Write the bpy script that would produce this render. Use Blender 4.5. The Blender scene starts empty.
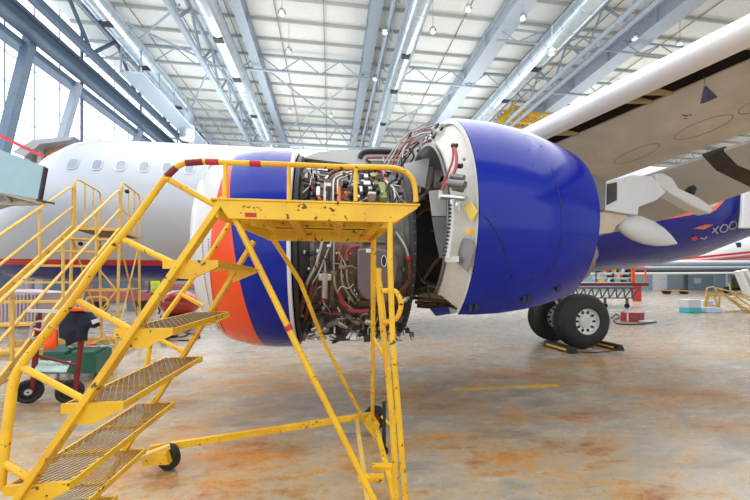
import bpy, bmesh, math, random
from mathutils import Vector, Matrix
random.seed(7)
C = bpy.context.scene.collection
PI = math.pi
# ------------------------------------------------------------------ camera model (level camera, shifted lens)
PSI = math.radians(7.5); F = 340.0; HC = 1.43; CX = 375.0; HY = 281.0
cs, sn = math.cos(PSI), math.sin(PSI)
CAM = Vector((0, 0, HC))
def ray(px, py):
    a = (px-CX)/F; b = (HY-py)/F
    return Vector((a*cs+sn, -a*sn+cs, b))
def at(px, py, d=None, X=None, Y=None, Z=None):
    r = ray(px, py)
    if d is not None: t = d
    elif X is not None: t = X/r.x
    elif Y is not None: t = Y/r.y
    else: t = (Z-HC)/r.z
    return CAM + r*t
def hit(px, py, f, t0=1.0, t1=14.0, n=400):
    """first point of the pixel's ray where f turns positive"""
    r = ray(px, py); last = t0
    for i in range(1, n+1):
        t = t0+(t1-t0)*i/n
        if f(CAM+r*t) > 0:
            lo, hi = last, t
            for _ in range(30):
                m = (lo+hi)/2
                if f(CAM+r*m) > 0: hi = m
                else: lo = m
            return CAM+r*lo
        last = t
    return None
# ------------------------------------------------------------------ materials
def nt_new(name):
    m = bpy.data.materials.new(name); m.use_nodes = True
    nt = m.node_tree; b = nt.nodes['Principled BSDF']
    return m, nt, b
def N(nt, t, **kw):
    n = nt.nodes.new(t)
    for k, v in kw.items(): setattr(n, k, v)
    return n
def s2l(c):
    return tuple(((x/255.0)/12.92 if x/255.0 <= .04045 else ((x/255.0+.055)/1.055)**2.4) for x in c)+(1.0,)
def coords(nt):
    g = N(nt, 'ShaderNodeNewGeometry'); return g.outputs['Position']
def noise(nt, scale, detail=4, vec=None, rough=.6):
    n = N(nt, 'ShaderNodeTexNoise'); n.inputs['Scale'].default_value = scale; n.inputs['Detail'].default_value = detail
    n.inputs['Roughness'].default_value = rough
    nt.links.new(vec if vec else coords(nt), n.inputs['Vector']); return n.outputs['Fac']
def ramp(nt, fac, stops, interp='LINEAR'):
    r = N(nt, 'ShaderNodeValToRGB'); r.color_ramp.interpolation = interp
    e = r.color_ramp.elements
    while len(e) < len(stops): e.new(.5)
    for i, (p, c) in enumerate(stops): e[i].position = p; e[i].color = c if len(c) == 4 else tuple(c)+(1,)
    nt.links.new(fac, r.inputs['Fac']); return r.outputs['Color']
def mix(nt, fac, a, b, mode='MIX'):
    m = N(nt, 'ShaderNodeMix', data_type='RGBA', blend_type=mode)
    for sock, v in ((m.inputs[0], fac), (m.inputs[6], a), (m.inputs[7], b)):
        if hasattr(v, 'is_linked') or isinstance(v, bpy.types.NodeSocket): nt.links.new(v, sock)
        else: sock.default_value = v
    return m.outputs[2]
def mth(nt, op, a, b=None, c=None):
    m = N(nt, 'ShaderNodeMath', operation=op)
    for i, v in enumerate((a, b, c)):
        if v is None: continue
        if isinstance(v, bpy.types.NodeSocket): nt.links.new(v, m.inputs[i])
        else: m.inputs[i].default_value = v
    return m.outputs[0]
def bump(nt, b, fac, strength=.2, dist=.01):
    n = N(nt, 'ShaderNodeBump'); n.inputs['Strength'].default_value = strength; n.inputs['Distance'].default_value = dist
    nt.links.new(fac, n.inputs['Height']); nt.links.new(n.outputs['Normal'], b.inputs['Normal'])
MATS = {}
def M(name, col, rough=.5, metal=0.0, var=.12, scale=6, coat=0.0, spec=.5, bumps=0):
    if name in MATS: return MATS[name]
    m, nt, b = nt_new(name); c = s2l(col)
    f = noise(nt, scale)
    dk = tuple(x*(1-var) for x in c[:3]); lt = tuple(min(1, x*(1+var)) for x in c[:3])
    nt.links.new(ramp(nt, f, [(.3, dk), (.7, lt)]), b.inputs['Base Color'])
    b.inputs['Roughness'].default_value = rough; b.inputs['Metallic'].default_value = metal
    b.inputs['Coat Weight'].default_value = coat; b.inputs['Specular IOR Level'].default_value = spec
    if bumps: bump(nt, b, noise(nt, scale*6), bumps, .004)
    MATS[name] = m; return m
def worn_paint(name, col, chip=(95, 60, 30), rough=.38, sc=38, thr=.64, dirt=(214, 150, 40)):
    m, nt, b = nt_new(name)
    base = mix(nt, ramp(nt, noise(nt, 5), [(.42, (0, 0, 0)), (.72, (1, 1, 1))]), s2l(col), s2l(dirt))
    f = noise(nt, sc, 3); f2 = noise(nt, 7, 2)
    k = mth(nt, 'ADD', f, mth(nt, 'MULTIPLY', mth(nt, 'SUBTRACT', f2, .5), .25))
    chips = ramp(nt, k, [(thr, (0, 0, 0)), (thr+.03, (1, 1, 1))])
    nt.links.new(mix(nt, chips, base, s2l(chip)), b.inputs['Base Color'])
    b.inputs['Roughness'].default_value = rough
    bump(nt, b, f, .06, .003); MATS[name] = m; return m
YEL = worn_paint('yellow_paint', (240, 194, 42), dirt=(222, 164, 38))
YEL2 = worn_paint('pale_yellow_paint', (224, 184, 84), sc=14, thr=.70, dirt=(206, 160, 70))
WHITE = M('white_paint', (216, 217, 219), .35, var=.03)
PALE = M('pale_grey_paint', (205, 205, 203), .45, var=.05)
ALU = M('aluminium', (190, 192, 196), .3, .85, var=.1)
STEEL = M('tube_steel', (170, 168, 162), .3, .75, var=.2)
DARK = M('dark_metal', (48, 46, 46), .5, .3, var=.3)
BLACK = M('black_rubber', (30, 30, 31), .6, var=.25)
SHADOW = M('blackish_metal', (34, 30, 28), .7, .2, var=.4)  # near-black brown metal, tone varied at random
GREYM = M('engine_grey', (104, 100, 94), .5, .3, var=.4, scale=12)
TAN = M('engine_tan', (122, 106, 86), .55, .3, var=.4, scale=14)
BROWNH = M('brown_hose', (96, 54, 44), .6, var=.2)
REDH = M('red_hose', (150, 58, 62), .55, var=.2)
PINKH = M('pink_hose', (178, 96, 102), .55, var=.2)
ORANGE = M('orange_paint', (240, 95, 40), .45, var=.06)
RED = M('red_paint', (190, 40, 42), .45, var=.1)
DRED = M('dark_red_paint', (120, 32, 36), .5, var=.15)
GREEN = M('green_paint', (28, 92, 76), .45, var=.15)
TEAL = M('teal_plastic', (70, 190, 200), .4, var=.05)
NAVY = M('navy_cloth', (22, 26, 46), .85, var=.3)
VESTO = M('orange_cloth', (248, 92, 30), .8, var=.1)
HIVIS = M('hivis_cloth', (190, 215, 40), .8, var=.1)
BLUE = M('gloss_blue', (7, 34, 150), .14, var=.06, scale=2, coat=0, spec=.3)
LBLUE = M('light_blue_panel', (150, 182, 196), .4, var=.03)
ROOF = M('roof_panel', (226, 229, 226), .7, var=.03)
BEAM = M('grey_blue_steel', (160, 174, 188), .45, .1, var=.08)
DBEAM = M('dark_blue_steel', (92, 110, 130), .5, .1, var=.1)
DUCT = M('galvanised_duct', (196, 208, 216), .25, .55, var=.12, scale=3)
WOOD = M('pale_wood', (196, 150, 96), .6, var=.2)
def livery():
    m, nt, b = nt_new('airliner_livery')
    p = N(nt, 'ShaderNodeSeparateXYZ'); nt.links.new(coords(nt), p.inputs[0]); X, Z = p.outputs[0], p.outputs[2]
    zb = mth(nt, 'ADD', 1.84, mth(nt, 'ADD', mth(nt, 'MULTIPLY', mth(nt, 'MAXIMUM', mth(nt, 'SUBTRACT', X, 2.0), 0), .18), mth(nt, 'MULTIPLY', mth(nt, 'MAXIMUM', mth(nt, 'SUBTRACT', X, 11.9), 0), .7)))
    d = mth(nt, 'SUBTRACT', Z, zb)
    isblue = mth(nt, 'LESS_THAN', d, 0); isband = mth(nt, 'LESS_THAN', d, .14)
    band = mix(nt, mth(nt, 'GREATER_THAN', X, 2.0), s2l((205, 52, 38)), s2l((245, 112, 60)))
    silver = mix(nt, noise(nt, 1.2), s2l((182, 188, 199)), s2l((194, 199, 208)))
    c = mix(nt, isblue, mix(nt, isband, silver, band), s2l((6, 24, 126)))
    nt.links.new(c, b.inputs['Base Color']); b.inputs['Roughness'].default_value = .25
    b.inputs['Specular IOR Level'].default_value = .45
    return m
LIV = livery()
def inlet_mat():
    m, nt, b = nt_new('inlet_cowl_paint')
    p = N(nt, 'ShaderNodeSeparateXYZ'); nt.links.new(coords(nt), p.inputs[0]); X, Z = p.outputs[0], p.outputs[2]
    k = mth(nt, 'ADD', X, mth(nt, 'MULTIPLY', mth(nt, 'SUBTRACT', Z, 1.57), .12)); k2 = mth(nt, 'ADD', X, mth(nt, 'MULTIPLY', mth(nt, 'SUBTRACT', Z, 1.57), -.08))
    c = mix(nt, mth(nt, 'GREATER_THAN', k2, -1.066), s2l((212, 212, 214)), s2l((238, 88, 44)))
    c = mix(nt, mth(nt, 'GREATER_THAN', k, -.82), c, s2l((7, 34, 146)))
    nt.links.new(c, b.inputs['Base Color']); b.inputs['Roughness'].default_value = .16; b.inputs['Specular IOR Level'].default_value = .3
    return m
INLET = inlet_mat()
def wingmat():
    m, nt, b = nt_new('wing_underside_paint')
    n1 = ramp(nt, noise(nt, 1.6, 6), [(.35, s2l((184, 174, 160))), (.65, s2l((206, 198, 184)))])
    v = N(nt, 'ShaderNodeTexVoronoi'); v.inputs['Scale'].default_value = 9; nt.links.new(coords(nt), v.inputs['Vector'])
    riv = ramp(nt, v.outputs['Distance'], [(.05, (1, 1, 1)), (.09, (0, 0, 0))])
    msk = mth(nt, 'MULTIPLY', riv, ramp(nt, noise(nt, .9, 1), [(.5, (0, 0, 0)), (.56, (.75, .75, .75))]))
    nt.links.new(mix(nt, msk, n1, s2l((110, 102, 92))), b.inputs['Base Color']); b.inputs['Roughness'].default_value = .45
    return m
WINGM = wingmat()
def floormat():
    m, nt, b = nt_new('stained_epoxy_floor')
    pos = coords(nt)
    mp = N(nt, 'ShaderNodeMapping'); nt.links.new(pos, mp.inputs['Vector']); mp.inputs['Scale'].default_value = (.7, 1.7, 1)
    mp.inputs['Rotation'].default_value = (0, 0, .3)
    big = noise(nt, .8, 8, mp.outputs[0], .66)
    mid = noise(nt, 3.0, 9, mp.outputs[0], .74)
    fine = noise(nt, 18, 8, pos, .8)
    base = mix(nt, ramp(nt, mid, [(.36, (0, 0, 0)), (.66, (1, 1, 1))]), s2l((148, 142, 132)), s2l((194, 188, 178)))
    p = N(nt, 'ShaderNodeSeparateXYZ'); nt.links.new(pos, p.inputs[0])
    near = mth(nt, 'SUBTRACT', 1, mth(nt, 'SMOOTH_MIN', mth(nt, 'MULTIPLY', p.outputs[1], .075), 1, .3))
    k = mth(nt, 'ADD', big, mth(nt, 'MULTIPLY', mth(nt, 'SUBTRACT', mid, .5), .7))
    k = mth(nt, 'ADD', k, mth(nt, 'MULTIPLY', mth(nt, 'SUBTRACT', fine, .5), .35))
    och = ramp(nt, k, [(.36, (0, 0, 0)), (.56, (.8, .8, .8))])
    c = mix(nt, mth(nt, 'MULTIPLY', och, mth(nt, 'ADD', .15, near)), base, s2l((190, 158, 104)))
    rust = mth(nt, 'MULTIPLY', ramp(nt, k, [(.50, (0, 0, 0)), (.66, (.95, .95, .95))]), mth(nt, 'ADD', .2, near))
    c = mix(nt, rust, c, ramp(nt, noise(nt, 1.6, 5, pos), [(.4, s2l((204, 132, 44))), (.62, s2l((144, 80, 40)))]))
    dirt = ramp(nt, noise(nt, 1.3, 9, mp.outputs[0], .74), [(.53, (0, 0, 0)), (.70, (.6, .6, .6))])
    c = mix(nt, dirt, c, s2l((96, 88, 78)))
    spk = ramp(nt, fine, [(.56, (0, 0, 0)), (.66, (.5, .5, .5))])
    c = mix(nt, spk, c, s2l((104, 90, 72)))
    # painted broken yellow line
    wob = mth(nt, 'MULTIPLY', mth(nt, 'SUBTRACT', noise(nt, 9, 4, pos), .5), .10)
    ly = mth(nt, 'LESS_THAN', mth(nt, 'ABSOLUTE', mth(nt, 'ADD', mth(nt, 'SUBTRACT', p.outputs[1], 4.30), wob)), .062)
    lx = mth(nt, 'LESS_THAN', mth(nt, 'ABSOLUTE', mth(nt, 'SUBTRACT', p.outputs[0], 2.35)), .75)
    ln = mth(nt, 'MULTIPLY', mth(nt, 'MULTIPLY', ly, lx), ramp(nt, fine, [(.42, (1, 1, 1)), (.66, (.45, .45, .45))]))
    c = mix(nt, ln, c, s2l((234, 190, 40)))
    nt.links.new(c, b.inputs['Base Color'])
    r = ramp(nt, mid, [(.3, (.16, .16, .16)), (.7, (.34, .34, .34))])
    nt.links.new(r, b.inputs['Roughness']); b.inputs['Specular IOR Level'].default_value = .6
    bump(nt, b, fine, .05, .004)
    return m
FLOORM = floormat()
def glow(name, col, s):
    m, nt, b = nt_new(name); b.inputs['Base Color'].default_value = s2l(col)
    b.inputs['Emission Color'].default_value = s2l(col); b.inputs['Emission Strength'].default_value = s; return m
DAY = glow('sunlit_glazing', (246, 250, 255), 1.5)
LAMPG = glow('lamp_glass', (240, 248, 255), .5)
# ------------------------------------------------------------------ mesh builder
def world(o):
    m = o.matrix_basis.copy()
    return world(o.parent) @ o.matrix_parent_inverse @ m if o.parent else m
class MB:
    def __init__(s): s.v = []; s.f = []; s.mi = []
    def add(s, vs, fs, mi=0):
        o = len(s.v); s.v += [tuple(v) for v in vs]; s.f += [tuple(i+o for i in f) for f in fs]; s.mi += [mi]*len(fs); return s
    def box(s, lo, hi, mi=0):
        x0, y0, z0 = lo; x1, y1, z1 = hi
        return s.add([(x0,y0,z0),(x1,y0,z0),(x1,y1,z0),(x0,y1,z0),(x0,y0,z1),(x1,y0,z1),(x1,y1,z1),(x0,y1,z1)],
                     [(0,3,2,1),(4,5,6,7),(0,1,5,4),(1,2,6,5),(2,3,7,6),(3,0,4,7)], mi)
    def hexa(s, b, t, mi=0):
        return s.add(list(b)+list(t), [(0,3,2,1),(4,5,6,7),(0,1,5,4),(1,2,6,5),(2,3,7,6),(3,0,4,7)], mi)
    def bar(s, a, b, w, h, up=(0,0,1), mi=0):
        a, b = Vector(a), Vector(b); d = (b-a).normalized(); u = Vector(up)
        if abs(d.dot(u)) > .98: u = Vector((0,1,0))
        sd = d.cross(u).normalized()*w/2; u = sd.cross(d).normalized()*h/2
        return s.hexa([a-sd-u, a+sd-u, b+sd-u, b-sd-u], [a-sd+u, a+sd+u, b+sd+u, b-sd+u], mi)
    def prism(s, pts, off, mi=0):
        off = Vector(off); n = len(pts); a = [Vector(p) for p in pts]; b = [p+off for p in a]
        return s.add(a+b, [tuple(range(n))[::-1], tuple(range(n, 2*n))]+[(i, (i+1)%n, n+(i+1)%n, n+i) for i in range(n)], mi)
    def tube(s, pts, r, seg=8, smooth=0, closed=False, caps=True, mi=0):
        pts = [Vector(p) for p in pts]
        if smooth and len(pts) > 2:
            q = []; n = len(pts); rr = []
            rads = r if isinstance(r, (list, tuple)) else None
            for i in range(n if closed else n-1):
                p0 = pts[i-1] if (i > 0 or closed) else pts[0]; p1 = pts[i]; p2 = pts[(i+1)%n]
                p3 = pts[(i+2)%n] if (i+2 < n or closed) else pts[-1]
                for k in range(smooth):
                    t = k/smooth; t2 = t*t; t3 = t2*t
                    q.append(.5*((2*p1)+(p2-p0)*t+(2*p0-5*p1+4*p2-p3)*t2+(3*p1-p0-3*p2+p3)*t3))
                    if rads: rr.append(rads[i]*(1-t)+rads[(i+1)%n]*t)
            if not closed: q.append(pts[-1])
            if rads: r = rr+([rads[-1]] if not closed else [])
            pts = q
        n = len(pts); R = r if isinstance(r, (list, tuple)) else [r]*n
        vs = []; nrm = None
        for i in range(n):
            if closed: d = pts[(i+1)%n]-pts[i-1]
            else: d = pts[min(i+1, n-1)]-pts[max(i-1, 0)]
            if d.length < 1e-9: d = Vector((0,0,1))
            d.normalize()
            if nrm is None:
                nrm = d.orthogonal().normalized()
            else:
                nrm = nrm-d*nrm.dot(d)
                nrm = nrm.normalized() if nrm.length > 1e-6 else d.orthogonal().normalized()
            bn = d.cross(nrm)
            for k in range(seg):
                a = 2*PI*k/seg; vs.append(pts[i]+(nrm*math.cos(a)+bn*math.sin(a))*R[i])
        fs = []
        for i in range(n if closed else n-1):
            j = (i+1)%n
            for k in range(seg): fs.append((i*seg+k, i*seg+(k+1)%seg, j*seg+(k+1)%seg, j*seg+k))
        if caps and not closed:
            fs.append(tuple(range(seg))[::-1]); fs.append(tuple((n-1)*seg+k for k in range(seg)))
        return s.add(vs, fs, mi)
    def lathe(s, o, axis, prof, seg=32, a0=0.0, a1=2*PI, ref=None, mi=0, mis=None):
        """prof: (distance along axis, radius); angle from ref"""
        o = Vector(o); ax = Vector(axis).normalized()
        u = (Vector(ref) if ref else ax.orthogonal()); u = (u-ax*u.dot(ax)).normalized(); w = ax.cross(u)
        full = abs(a1-a0-2*PI) < 1e-6; cnt = seg if full else seg+1
        vs = []
        for (t, r) in prof:
            for k in range(cnt):
                a = a0+(a1-a0)*k/seg; vs.append(o+ax*t+(u*math.cos(a)+w*math.sin(a))*max(r, 1e-4))
        for i in range(len(prof)-1):
            fs = []
            for k in range(seg):
                k2 = (k+1)%cnt if full else k+1
                fs.append((i*cnt+k, i*cnt+k2, (i+1)*cnt+k2, (i+1)*cnt+k))
            o2 = len(s.v)
            if i == 0: base = o2; s.v += [tuple(v) for v in vs]
            s.f += [tuple(q+base for q in f) for f in fs]; s.mi += [mis[i] if mis else mi]*len(fs)
        return s
    def sphere(s, c, r, seg=12, sc=(1,1,1), mi=0):
        c = Vector(c); vs = [c+Vector((0,0,-r*sc[2]))]; n = seg//2
        for i in range(1, n):
            p = -PI/2+PI*i/n
            for k in range(seg):
                a = 2*PI*k/seg; vs.append(c+Vector((math.cos(p)*math.cos(a)*r*sc[0], math.cos(p)*math.sin(a)*r*sc[1], math.sin(p)*r*sc[2])))
        vs.append(c+Vector((0,0,r*sc[2]))); fs = []
        for k in range(seg): fs.append((0, 1+(k+1)%seg, 1+k))
        for i in range(n-2):
            for k in range(seg): fs.append((1+i*seg+k, 1+i*seg+(k+1)%seg, 1+(i+1)*seg+(k+1)%seg, 1+(i+1)*seg+k))
        l = len(vs)-1; b = 1+(n-2)*seg
        for k in range(seg): fs.append((b+k, b+(k+1)%seg, l))
        return s.add(vs, fs, mi)
    def build(s, name, m, parent=None, smooth=True, ang=35, bevel=0):
        me = bpy.data.meshes.new(name); me.from_pydata(s.v, [], s.f)
        ms = m if isinstance(m, (list, tuple)) else [m]
        for k in ms: me.materials.append(k)
        if len(ms) > 1:
            me.polygons.foreach_set('material_index', s.mi)
        bm = bmesh.new(); bm.from_mesh(me); bmesh.ops.recalc_face_normals(bm, faces=bm.faces)
        bm.to_mesh(me); bm.free()
        if smooth:
            me.shade_smooth(); me.set_sharp_from_angle(angle=math.radians(ang))
        o = bpy.data.objects.new(name, me); C.objects.link(o)
        if parent:
            o.parent = parent
            o.matrix_parent_inverse = world(parent).inverted()
        if bevel:
            bv = o.modifiers.new('bevel', 'BEVEL'); bv.width = bevel; bv.segments = 2; bv.limit_method = 'ANGLE'
        return o
def tag(o, label, cat, group=None, kind=None):
    o['label'] = label; o['category'] = cat
    if group: o['group'] = group
    if kind: o['kind'] = kind
    return o
def thing(name, label, cat, loc=(0,0,0), group=None):
    o = bpy.data.objects.new(name, None); C.objects.link(o); o.location = loc; o.empty_display_size = .1
    return tag(o, label, cat, group)
def struct(name, mb, m, label, cat, **kw):
    o = mb.build(name, m, **kw); return tag(o, label, cat, kind='structure')

# ================================================================== HANGAR SHELL
XL, XR, YB, YF, ZR = -13.8, 78.0, 47.0, -9.0, 15.4
struct('wall_right', MB().box((XR, YF, 0), (XR+.3, YB, ZR)), M('right_wall', (186, 194, 200), .6, var=.05), 'pale far right end wall of the hangar', 'wall', smooth=False)
struct('floor', MB().box((XL, YF, -.2), (XR, YB, 0)), FLOORM, 'glossy grey hangar floor with orange rust stains', 'floor')
# back wall: blue grey lower band, white upper part
bw = MB()
bw.box((XL, YB, 0), (XR, YB+.3, 3.5), 0); bw.box((XL, YB, 3.5), (XR, YB+.3, ZR), 1)
struct('wall_back', bw, [M('blue_grey_wall', (140, 168, 186), .55, var=.06, scale=.5), M('white_wall', (214, 218, 222), .6, var=.03)], 'far blue grey hangar wall under white cladding', 'wall', smooth=False)
# ceiling with purlins and sag rods as one skin
ce = MB(); ce.box((XL, YF, ZR), (XR, YB, ZR+.2), 0)
y = YF+.6
while y < YB:
    ce.box((XL, y, ZR-.16), (XR, y+.07, ZR), 1); y += 1.5
x = XL+1.2
while x < 60:
    ce.box((x, YF, ZR-.10), (x+.035, YB, ZR-.06), 2); x += 2.45
struct('ceiling', ce, [ROOF, M('purlin', (176, 178, 172), .6, var=.05), M('sag_rod', (120, 122, 118), .6, var=.05)], 'pale corrugated hangar roof carried on thin purlins', 'ceiling', smooth=False)
# left glazed wall
wl = MB()
wl.box((XL-.25, YF, 0), (XL, YB, 2.2), 0)
for y0 in range(int(YF), int(YB), 6): wl.box((XL-.15, y0, 2.2), (XL, y0+.16, ZR), 0)
for k in range(9): wl.box((XL-.05, YF, 3.5+1.3*k), (XL-.02, YB, 3.53+1.3*k), 0)
y = YF+1.5
while y < YB: wl.box((XL-.05, y, 2.2), (XL-.02, y+.035, ZR), 0); y += 1.5
struct('wall_left', wl, [DBEAM], 'left glazed hangar wall framing over a low plinth', 'wall', smooth=False)
k = 1
for y0 in range(int(YF), int(YB), 6):
    struct('window_%d' % k, MB().box((XL-.10, y0+.16, 2.2), (XL-.06, min(y0+6, YB), ZR)), DAY, 'tall sunlit window bay of the left hangar wall, bay %s from the open front' % ['first','second','third','fourth','fifth','sixth','seventh','eighth','ninth','tenth'][k-1], 'window', smooth=False)
    k += 1
# crane girders along the left wall (two I-beams and a walkway)
g = MB()
for (dx, z, w, h) in ((1.0, 12.7, .5, .14), (1.0, 12.05, .5, .14), (1.0, 12.4, .12, .6), (.3, 11.75, .55, .3), (1.7, 13.0, .3, .12), (2.0, 12.6, .16, .16)):
    g.box((XL+dx-w/2, YF, z-h/2), (XL+dx+w/2, 44, z+h/2))
struct('trim_1', g, DBEAM, 'heavy dark steel crane rail girder along the glazed left wall', 'girder', smooth=False)
# leaning wall columns under the girder
for i, (a, b, w) in enumerate((((31, 36), (8, 128), .34), ((78, 84), (63, 136), .3), ((141, 128), (134, 146), .3))):
    A = at(a[0], a[1], X=XL+.6); B = at(b[0], b[1], X=XL+.6)
    d = (B-A)/(B.z-A.z); B = A+d*(0-A.z)
    c = MB(); c.bar(A, B, w, w, up=(1,0,0))
    struct('column', c, [DBEAM, M('pale_column', (150, 162, 176), .5, var=.05)][min(i, 1)], 'pale leaning steel wall column, %s along the glazed wall' % ['nearest', 'middle one', 'farthest'][i], 'column', smooth=False)
# roof trusses running into depth: two tube chords + lattice
def xroof(px0, zz): # lateral position of a line seen at (px0, 0)
    return (px0-330)/285.0*(zz-HC)*1.0
def truss(x, zt, zb, r, lab, m=BEAM, step=3.0, twin=0):
    t = MB()
    for dx in ((-.35, .35) if twin else (0,)):
        t.tube([(x+dx, -3, zb), (x+dx, 42, zb)], r, 8)
    t.tube([(x, -3, zt), (x, 42, zt)], r*.8, 6)
    y = -3; s = 0
    while y < 42:
        t.tube([(x, y, zb if s else zt), (x, min(y+step/2, 42), zt if s else zb)], r*.45, 5); y += step/2; s = 1-s
    return struct('roof_truss', t, m, lab, 'roof truss')
truss(-12.0, 15.0, 13.0, .2, 'grey tubular roof truss nearest the glazed left wall', DBEAM, 4)
truss(-6.9, 15.0, 13.4, .17, 'grey tubular roof truss beside the left air duct')
truss(3.15, 15.1, 13.9, .09, 'slim lattice roof truss beside the centre air duct', BEAM, 2.4, 1)
truss(13.4, 15.0, 13.3, .13, 'bright twin chord roof truss beside the right air duct', BEAM, 2.6, 1)
def girder(x, z, w, h, lab, m=BEAM):
    t = MB(); t.box((x-w/2, -3, z-h/2), (x+w/2, 44, z-h/2+.08)); t.box((x-w/2, -3, z+h/2-.08), (x+w/2, 44, z+h/2)); t.box((x-w/3, -3, z-h/2+.08), (x+w/3, 44, z+h/2-.08))
    y = 0
    while y < 44: t.box((x-w/2+.01, y, z-h/2+.08), (x+w/2-.01, y+.06, z+h/2-.08)); y += 3
    return struct('roof_girder', t, m, lab, 'roof girder', smooth=False)
girder(-4.4, 14.9, .5, .9, 'flat grey roof girder right of the left duct')
girder(2.2, 14.9, .55, .9, 'flat grey roof girder just left of the centre duct')
girder(9.0, 14.8, .9, .9, 'wide grey roof girder between centre and right ducts', M('mid_steel', (176, 188, 200), .45, var=.06))
girder(16.6, 14.7, 1.0, .9, 'broad blue grey roof girder above the wing leading edge', M('broad_steel', (172, 186, 202), .45, var=.06))
girder(24.5, 14.8, .8, .8, 'broad grey roof girder above the wing, farthest right')
# lattice trusses across the hangar
def cross_truss(y, zt, zb, lab, x0=XL, x1=40, r=.06):
    t = MB(); t.tube([(x0, y, zt), (x1, y, zt)], r, 6); t.tube([(x0, y, zb), (x1, y, zb)], r, 6)
    x = x0; s = 0
    while x < x1-1.2: t.tube([(x, y, zb if s else zt), (x+1.2, y, zt if s else zb)], r*.55, 5); x += 1.2; s = 1-s
    struct('roof_truss', t, BEAM, lab, 'roof truss')
cross_truss(21.3, 15.1, 14.2, 'lattice roof truss crossing the hangar, nearer of two')
cross_truss(30.5, 15.1, 13.4, 'lattice roof truss crossing the hangar, farther of two', r=.09)
cross_truss(16.6, 14.5, 13.9, 'narrow lattice truss crossing above the wing, nearest of the cross trusses', 8.5, 40, .06)
# diagonal braces
t = MB()
for (xa, ya, xb, yb) in ((-12, 17, -7, 21.3), (-12, 21.3, -7, 17), (-12, 21.3, -7, 30), (-7, 21.3, -12, 30), (-6.9, 21.3, -4.4, 30.5), (-4, 21.3, 2, 30.5), (2, 21.3, -4, 30.5), (3, 21.3, 9, 30.5), (9, 21.3, 3, 30.5), (9, 30.5, 16, 21.3)):
    t.tube([(xa, ya, 14.4), (xb, yb, 14.4)], .055, 5)
struct('roof_brace', t, BEAM, 'thin diagonal wind braces crossing below the roof', 'roof brace')
wk = MB()
for z in (12.9, 13.5, 14.1): wk.tube([(XL+2.6, 20, z), (XL+2.6, 34, z)], .035, 6); wk.tube([(XL+3.6, 22, z), (XL+3.6, 34, z)], .035, 6)
for k in range(8): wk.tube([(XL+2.6, 20+2*k, 12.8), (XL+2.6, 20+2*k, 14.1)], .035, 6); wk.tube([(XL+3.6, 20+2*k, 12.8), (XL+3.6, 20+2*k, 14.1)], .035, 6)
wk.box((XL+2.5, 20, 12.7), (XL+3.7, 35, 12.8))
struct('catwalk', wk, BEAM, 'railed steel catwalk high on the far left beside the crane rail', 'catwalk')
# ventilation ducts
def duct(x, z, r, y1, lab, bend=True):
    d = thing('ventilation_duct', lab, 'duct', (x, 10, z))
    m = MB(); pts = [(x, -3, z), (x, y1-1.4, z), (x, y1-.4, z-.15), (x, y1, z-.7), (x, y1, z-2.2)] if bend else [(x, -3, z), (x, 42, z)]
    m.tube(pts, r, 16); y = 0
    while y < y1-2: m.lathe((x, y, z), (0,1,0), [(0, r), (0, r*1.04), (.08, r*1.04), (.08, r)], 16); y += 1.25
    m.build('duct_pipe', DUCT, d, ang=50)
    for y in (17.6, 21.0, 25.5):
        MB().box((x-.22, y, z-r*1.06), (x+.22, y+.35, z-r*.9)).build('outlet_grille', DARK, d, smooth=False)
duct(-5.5, 13.9, .5, 33, 'shiny round air duct under the roof, second from the left wall')
duct(-10.6, 14.2, .5, 27, 'shiny round air duct nearest the glazed left wall')
duct(4.0, 13.9, .5, 33, 'shiny round air duct in the middle above the open engine')
duct(11.5, 13.9, .58, 42, 'shiny round air duct right of the middle, above the blue cowl', False)
# yellow crane beam
cr = thing('overhead_crane', 'yellow overhead crane truss above the blue engine cowl', 'crane', at(520, 112, Y=24))
P = lambda px, py, Y=24: at(px, py, Y=Y)
m = MB()
A0, A1, B0, B1 = P(505, 111), P(560, 116), P(503, 121), P(556, 125)
for off in (Vector((0, 0, 0)), Vector((0, .9, 0))):
    m.tube([A0+off, A1+off], .09, 6); m.tube([B0+off, B1+off], .09, 6)
    for k in range(7):
        f0, f1 = k/7, (k+1)/7
        m.tube([A0.lerp(A1, f0)+off, B0.lerp(B1, f1)+off], .05, 5); m.tube([B0.lerp(B1, f0)+off, A0.lerp(A1, f0)+off], .05, 5)
m.build('crane_beam', YEL, cr)
m = MB(); m.bar(P(494, 130), P(513, 107), .35, .3); m.bar(P(513, 107), P(540, 116), .25, .25); m.bar(P(512, 107), P(512, 60), .08, .08); m.build('crane_bracket', YEL, cr, smooth=False)

# pendant lamps
lamps = [((282, 12), 'above the left duct end'), ((289, 50), 'behind the lattice truss, left of middle'), ((290, 110), 'low over the inlet cowl'), ((331, 115), 'over the open fan case'),
         ((385, 31), 'against the centre girder, big one'), ((375, 78), 'on the centre girder below the big lamp'), ((433, 30), 'just right of the centre duct'), ((410, 95), 'over the reverser plumbing'),
         ((468, 8), 'at the top between centre and right ducts'), ((523, 17), 'beside the wide grey girder'), ((552, 52), 'between the right duct and twin truss'), ((635, 37), 'on the broad girder over the wing'), ((680, 42), 'nearest above the wing leading edge'), ((171, 128), 'by the walkway at the left wall')]
for (px, py), w in lamps:
    p = at(px, py, Z=11.8 if px in (552,) else 13.7); l = thing('pendant_lamp', 'small round white hangar lamp '+w, 'lamp', p, 'round lamps under the hangar roof')
    MB().lathe(p, (0,0,1), [(-.12, .02), (-.11, .14), (-.04, .18), (.08, .14), (.18, .05), (.2, .01)], 14).build('lamp_shade', ALU, l)
    MB().lathe(p, (0,0,-1), [(.11, .13), (.14, .09), (.15, .01)], 14).build('diffuser', LAMPG, l)
    MB().tube([p+Vector((0,0,.2)), Vector((p.x, p.y, ZR-.05))], .015, 5).build('rod', BEAM, l)

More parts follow.
